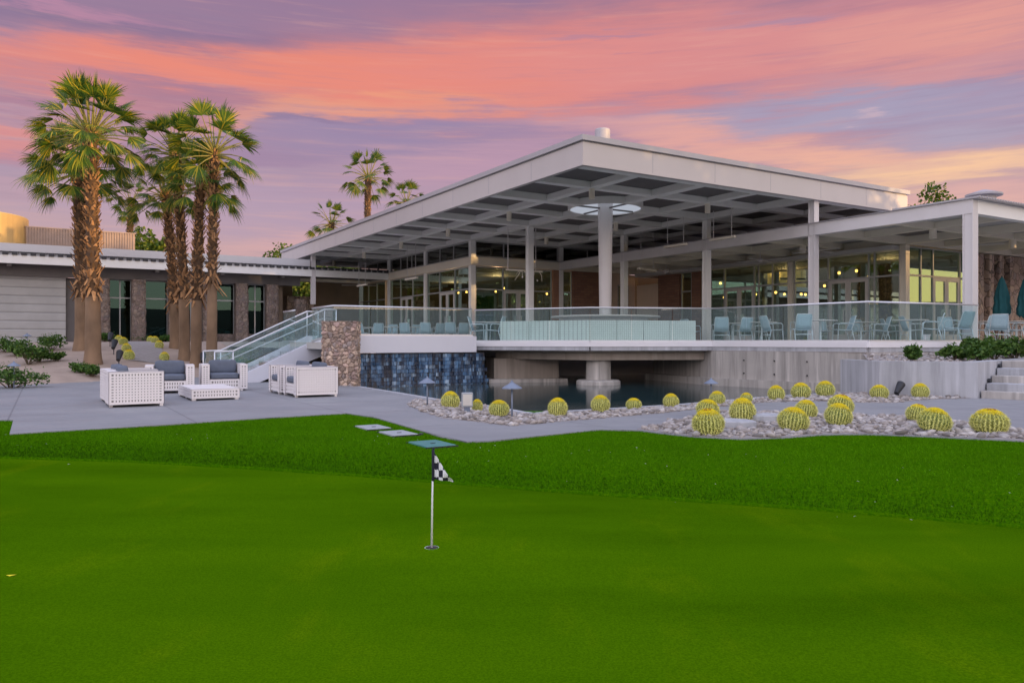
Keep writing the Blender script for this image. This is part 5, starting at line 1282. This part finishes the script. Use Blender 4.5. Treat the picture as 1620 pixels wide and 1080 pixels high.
mb = MB(); mb.lathe([(1.15,.92),(2.05,.92),(2.08,.95),(2.05,.98),(1.15,.98)], 56, caps=False); mb.build('counter_top', M['tabletop'], ct)
mb = MB(); mb.lathe([(1.55,0),(1.55,.93),(1.62,.93),(1.62,0)], 40, caps=False); mb.build('base', M['ceil_light'], ct)
def umbrella(label, px, d, top):
    X, Y = at(px, d); H = EYE-DECK+(540-top)/F*d; t = thing('closed_umbrella', label, 'umbrella', (X,Y,DECK), group='closed teal umbrellas by the stone wall')
    mb = MB(); mb.tube([(0,0,0),(0,0,H+.04)], .022, 10); mb.build('pole', M['dark_metal'], t, smooth=True)
    mb = MB(); mb.lathe([(.28,0),(.28,.05),(.05,.09)], 20); mb.build('base', M['dark_metal'], t)
    mb = MB(); n = 32; prof = [(.19,H-1.45),(.25,H-1.38),(.26,H-1.15),(.21,H-.95),(.235,H-.80),(.20,H-.55),(.15,H-.35),(.13,H-.26),(.09,H-.12),(.02,H)]; vs = []
    for k, (r, z) in enumerate(prof):
        for q in range(n): a = 6.283*q/n; rr = r*(1+.22*math.sin(8*a+.5*k)*(r/.25)+.06*noise.noise((q*.6,k,px))); vs.append((rr*math.cos(a), rr*math.sin(a), z+.05*math.sin(8*a)*(k < 2)))
    mb.add(vs, [(k*n+q,k*n+(q+1)%n,(k+1)*n+(q+1)%n,(k+1)*n+q) for k in range(len(prof)-1) for q in range(n)]); mb.build('canopy', M['umbrella'], t, smooth=True)
umbrella('closed teal umbrella standing before the fluted stone wall', 1585, 28.5, 438); umbrella('closed teal umbrella cut by the right frame edge', 1623, 27.8, 438)
umbrella('closed teal umbrella outside the frame at right, reflected in the glass', 1690, 26.8, 430)
# small white bucket by the corner table
X, Y = at(1465,24.6); bk = tag(MB().build('ice_bucket', M['curb']), 'small pale bucket on the deck under the corner chair', 'bucket'); mb = MB(); mb.lathe([(.10,0),(.13,.24),(.135,.25),(.12,.25),(.09,.02)], 20, caps=False); mb.bx(-.05,.05,-.05,.05,.004,.02); tmp = mb.build('t', M['curb']); bk.data = tmp.data; bpy.data.objects.remove(tmp); bk.location = (X,Y,DECK)
# ceiling fans and radiant heaters hanging under the roofs
def fan(label, a, b, ztop, drop):
    p = G(a, b); t = thing('ceiling_fan', label, 'ceiling fan', (p[0],p[1],DECK+ztop-drop), .3*a+b, group='ceiling fans under the terrace roofs')
    mb = MB(); mb.tube([(0,0,.08),(0,0,drop)], .018, 8); mb.build('rod', M['white_post'], t); mb = MB(); mb.lathe([(.03,.12),(.12,.08),(.13,0),(.06,-.06),(.01,-.07)], 20); mb.build('motor', M['white_post'], t, smooth=True)
    for k in range(4):
        an = k*math.pi/2; d = Vector((math.cos(an),math.sin(an),0)); s = Vector((-d.y,d.x,0)); mb = MB(); p4 = [d*.12-s*.045, d*.12+s*.045, d*1.05+s*.085, d*1.05-s*.07]
        mb.add([q+Vector((0,0,.02)) for q in p4]+[q+Vector((0,0,.035)) for q in p4], [(0,3,2,1),(4,5,6,7),(0,1,5,4),(1,2,6,5),(2,3,7,6),(3,0,4,7)]); mb.build('blade', M['white_post'], t)
fan('white ceiling fan hanging left of the front canopy column', .35,.45, ZB+.1,.35); fan('white ceiling fan under the canopy above the profile chairs', .95,.55, ZB+.1,.4); fan('white ceiling fan under the right canopy by the yellow windows', -.45,1.05, ZB+.1,.4); fan('white ceiling fan deep under the canopy before the brick', 2.0,.5, ZB+.1,.45); fan('white ceiling fan at the far right under the canopy', -.5,2.2, ZB+.1,.4)
fan('white ceiling fan under the walkway canopy of the left wing', 5.2,-1.3, ZB+.1,.45)
def heater(label, a, b, zt, z, rz, L=1.5):
    p = G(a, b); t = thing('radiant_heater', label, 'heater', (p[0],p[1],DECK+z), rz, group='hanging bar heaters')
    mb = MB(); mb.bx(-L/2,L/2,-.06,.06,-.04,.05); mb.build('heater_bar', M['cream'], t, bevel=.01)
    mb = MB(); mb.bx(-L/2+.05,L/2-.05,-.04,.04,-.052,-.041); mb.build('reflector', M['chrome'], t)
    for s in (-1,1): mb = MB(); mb.tube([(s*L*.36,0,.05),(s*L*.36,0,zt-z)], .012, 6); mb.build('rod', M['white_post'], t)
heater('slim bar heater hanging between the two back columns', 1.75,.05, ZS, 3.35, TH+.3); heater('slim bar heater hanging before the front canopy beam', 1.05,-.28, ZS+.06, 3.95, TH+math.pi/2, 1.3); heater('bar heater hanging over the dining row', .62,.02-.25, ZS+.06, 4.0, TH+math.pi/2, 1.3); heater('bar heater hanging before the left doors', 3.6,-1.35, ZS+.06, 3.3, TH+math.pi/2, 1.5); heater('bar heater by the walkway at the far left', 4.7,-1.45, ZS+.06, 3.3, TH+math.pi/2, 1.5)
# branching chandelier near the slim column
p = G(2.05,-1.02); cz = 3.15; chd = thing('branch_chandelier', 'branching metal chandelier hung beside the slim middle column', 'chandelier', (p[0],p[1],DECK+cz), TH)
mb = MB(); mb.bx(-.95,.95,-.03,.03,-.03,.03); mb.build('bar', M['cream'], chd)
for sx in (-.85,.35,.6): mb = MB(); mb.tube([(sx,0,.02),(sx,0,ZS-cz)], .016, 6); mb.build('rod', M['white_post'], chd)
mb = MB(); rg = random.Random(8)
for k in range(9):
    x = rg.uniform(-.3,.9); q = Vector((x,0,0)); e = q+Vector((rg.uniform(-.35,.35),rg.uniform(-.2,.2),rg.uniform(-.5,-.12))); mb.tube([q,(q+e)/2+Vector((.06,0,.05)),e], [.016,.013,.008], 6)
mb.build('arms', M['cream'], chd)
for k in range(4): mb = MB(); x = -.1+k*.27; z = -.28-.12*(k%2); mb.lathe([(.005,z-.05),(.035,z-.02),(.035,z+.02),(.005,z+.05)], 12, (x,.05*(k%2))); mb.build('bulb', M['white_post'], chd, smooth=True)
# warm pendants inside the glass rooms
rg = random.Random(31); pd = None
def pend(a, b, z):
    global pd
    p = G(a, b)
    if pd is None:
        pd = thing('pendant_lamp', 'small glowing pendant lamp hanging inside the clubhouse glass', 'pendant lamp', (p[0],p[1],DECK+z), group='pendant lamps inside the clubhouse')
        mb = MB(); mb.lathe([(.004,-.07),(.05,-.05),(.065,0),(.05,.05),(.01,.07)], 14); mb.build('bulb', M['lamp_glow'], pd, smooth=True); mb = MB(); mb.tube([(0,0,.07),(0,0,.42)], .008, 6); mb.build('cord', M['black'], pd); return
    c = copy_tree(pd); c.location = (p[0],p[1],DECK+z)
for k in range(15): pend(rg.uniform(.15,2.0), rg.uniform(1.15,2.2), rg.uniform(2.3,3.3))
for k in range(9): pend(rg.uniform(3.15,5.2), rg.uniform(-.85,.3), rg.uniform(2.1,3.2))

# a fallen leaf on the green and pale flecks of clippings in the lawn
X, Y = gp(17,911,-.15); lf_ = tag(MB().build('fallen_leaf', M['spine_top']), 'small yellow fallen leaf lying on the green at left', 'leaf'); mb = MB(); mb.add([(-.03,0,.006),(0,-.012,.003),(.035,.004,.008),(.004,.014,.004)], [(0,1,2,3)]); tmp = mb.build('t', M['spine_top']); lf_.data = tmp.data; bpy.data.objects.remove(tmp); lf_.location = (X,Y,-.148)
rg = random.Random(77); mb = MB()
for _ in range(120):
    x = rg.uniform(-8,8); y = rg.uniform(yg(x)-.3, yg(x)+2.5)
    if inside((x,y), slab): continue
    z = (zlawn(x,y)+.03) if y > yg(x) else -.145
    a = rg.uniform(0,6.28); L, w = rg.uniform(.006,.018), rg.uniform(.003,.006); c, s = math.cos(a), math.sin(a)
    mb.add([(x-c*L,y-s*L,z),(x+s*w,y-c*w,z+.003),(x+c*L,y+s*L,z+.004),(x-s*w,y+c*w,z+.002)], [(0,1,2,3)])
tag(mb.build('grass_clippings', M['tabletop']), 'tiny pale dry clippings scattered over the lawn', 'clippings', kind='stuff')

# warm room lamps behind the glass (the lit pendants' light)
for a, b, z, e in ((.5,1.6,3.2,170),(1.5,1.6,3.2,170),(3.9,-.2,3.4,240),(5.0,-.2,3.4,200)):
    p = G(a, b); l = bpy.data.lights.new('room_lamp', 'POINT'); l.energy = e; l.color = (1,.60,.28); l.shadow_soft_size = .05
    o = bpy.data.objects.new('room_lamp', l); C.objects.link(o); o.location = (p[0],p[1],DECK+z)
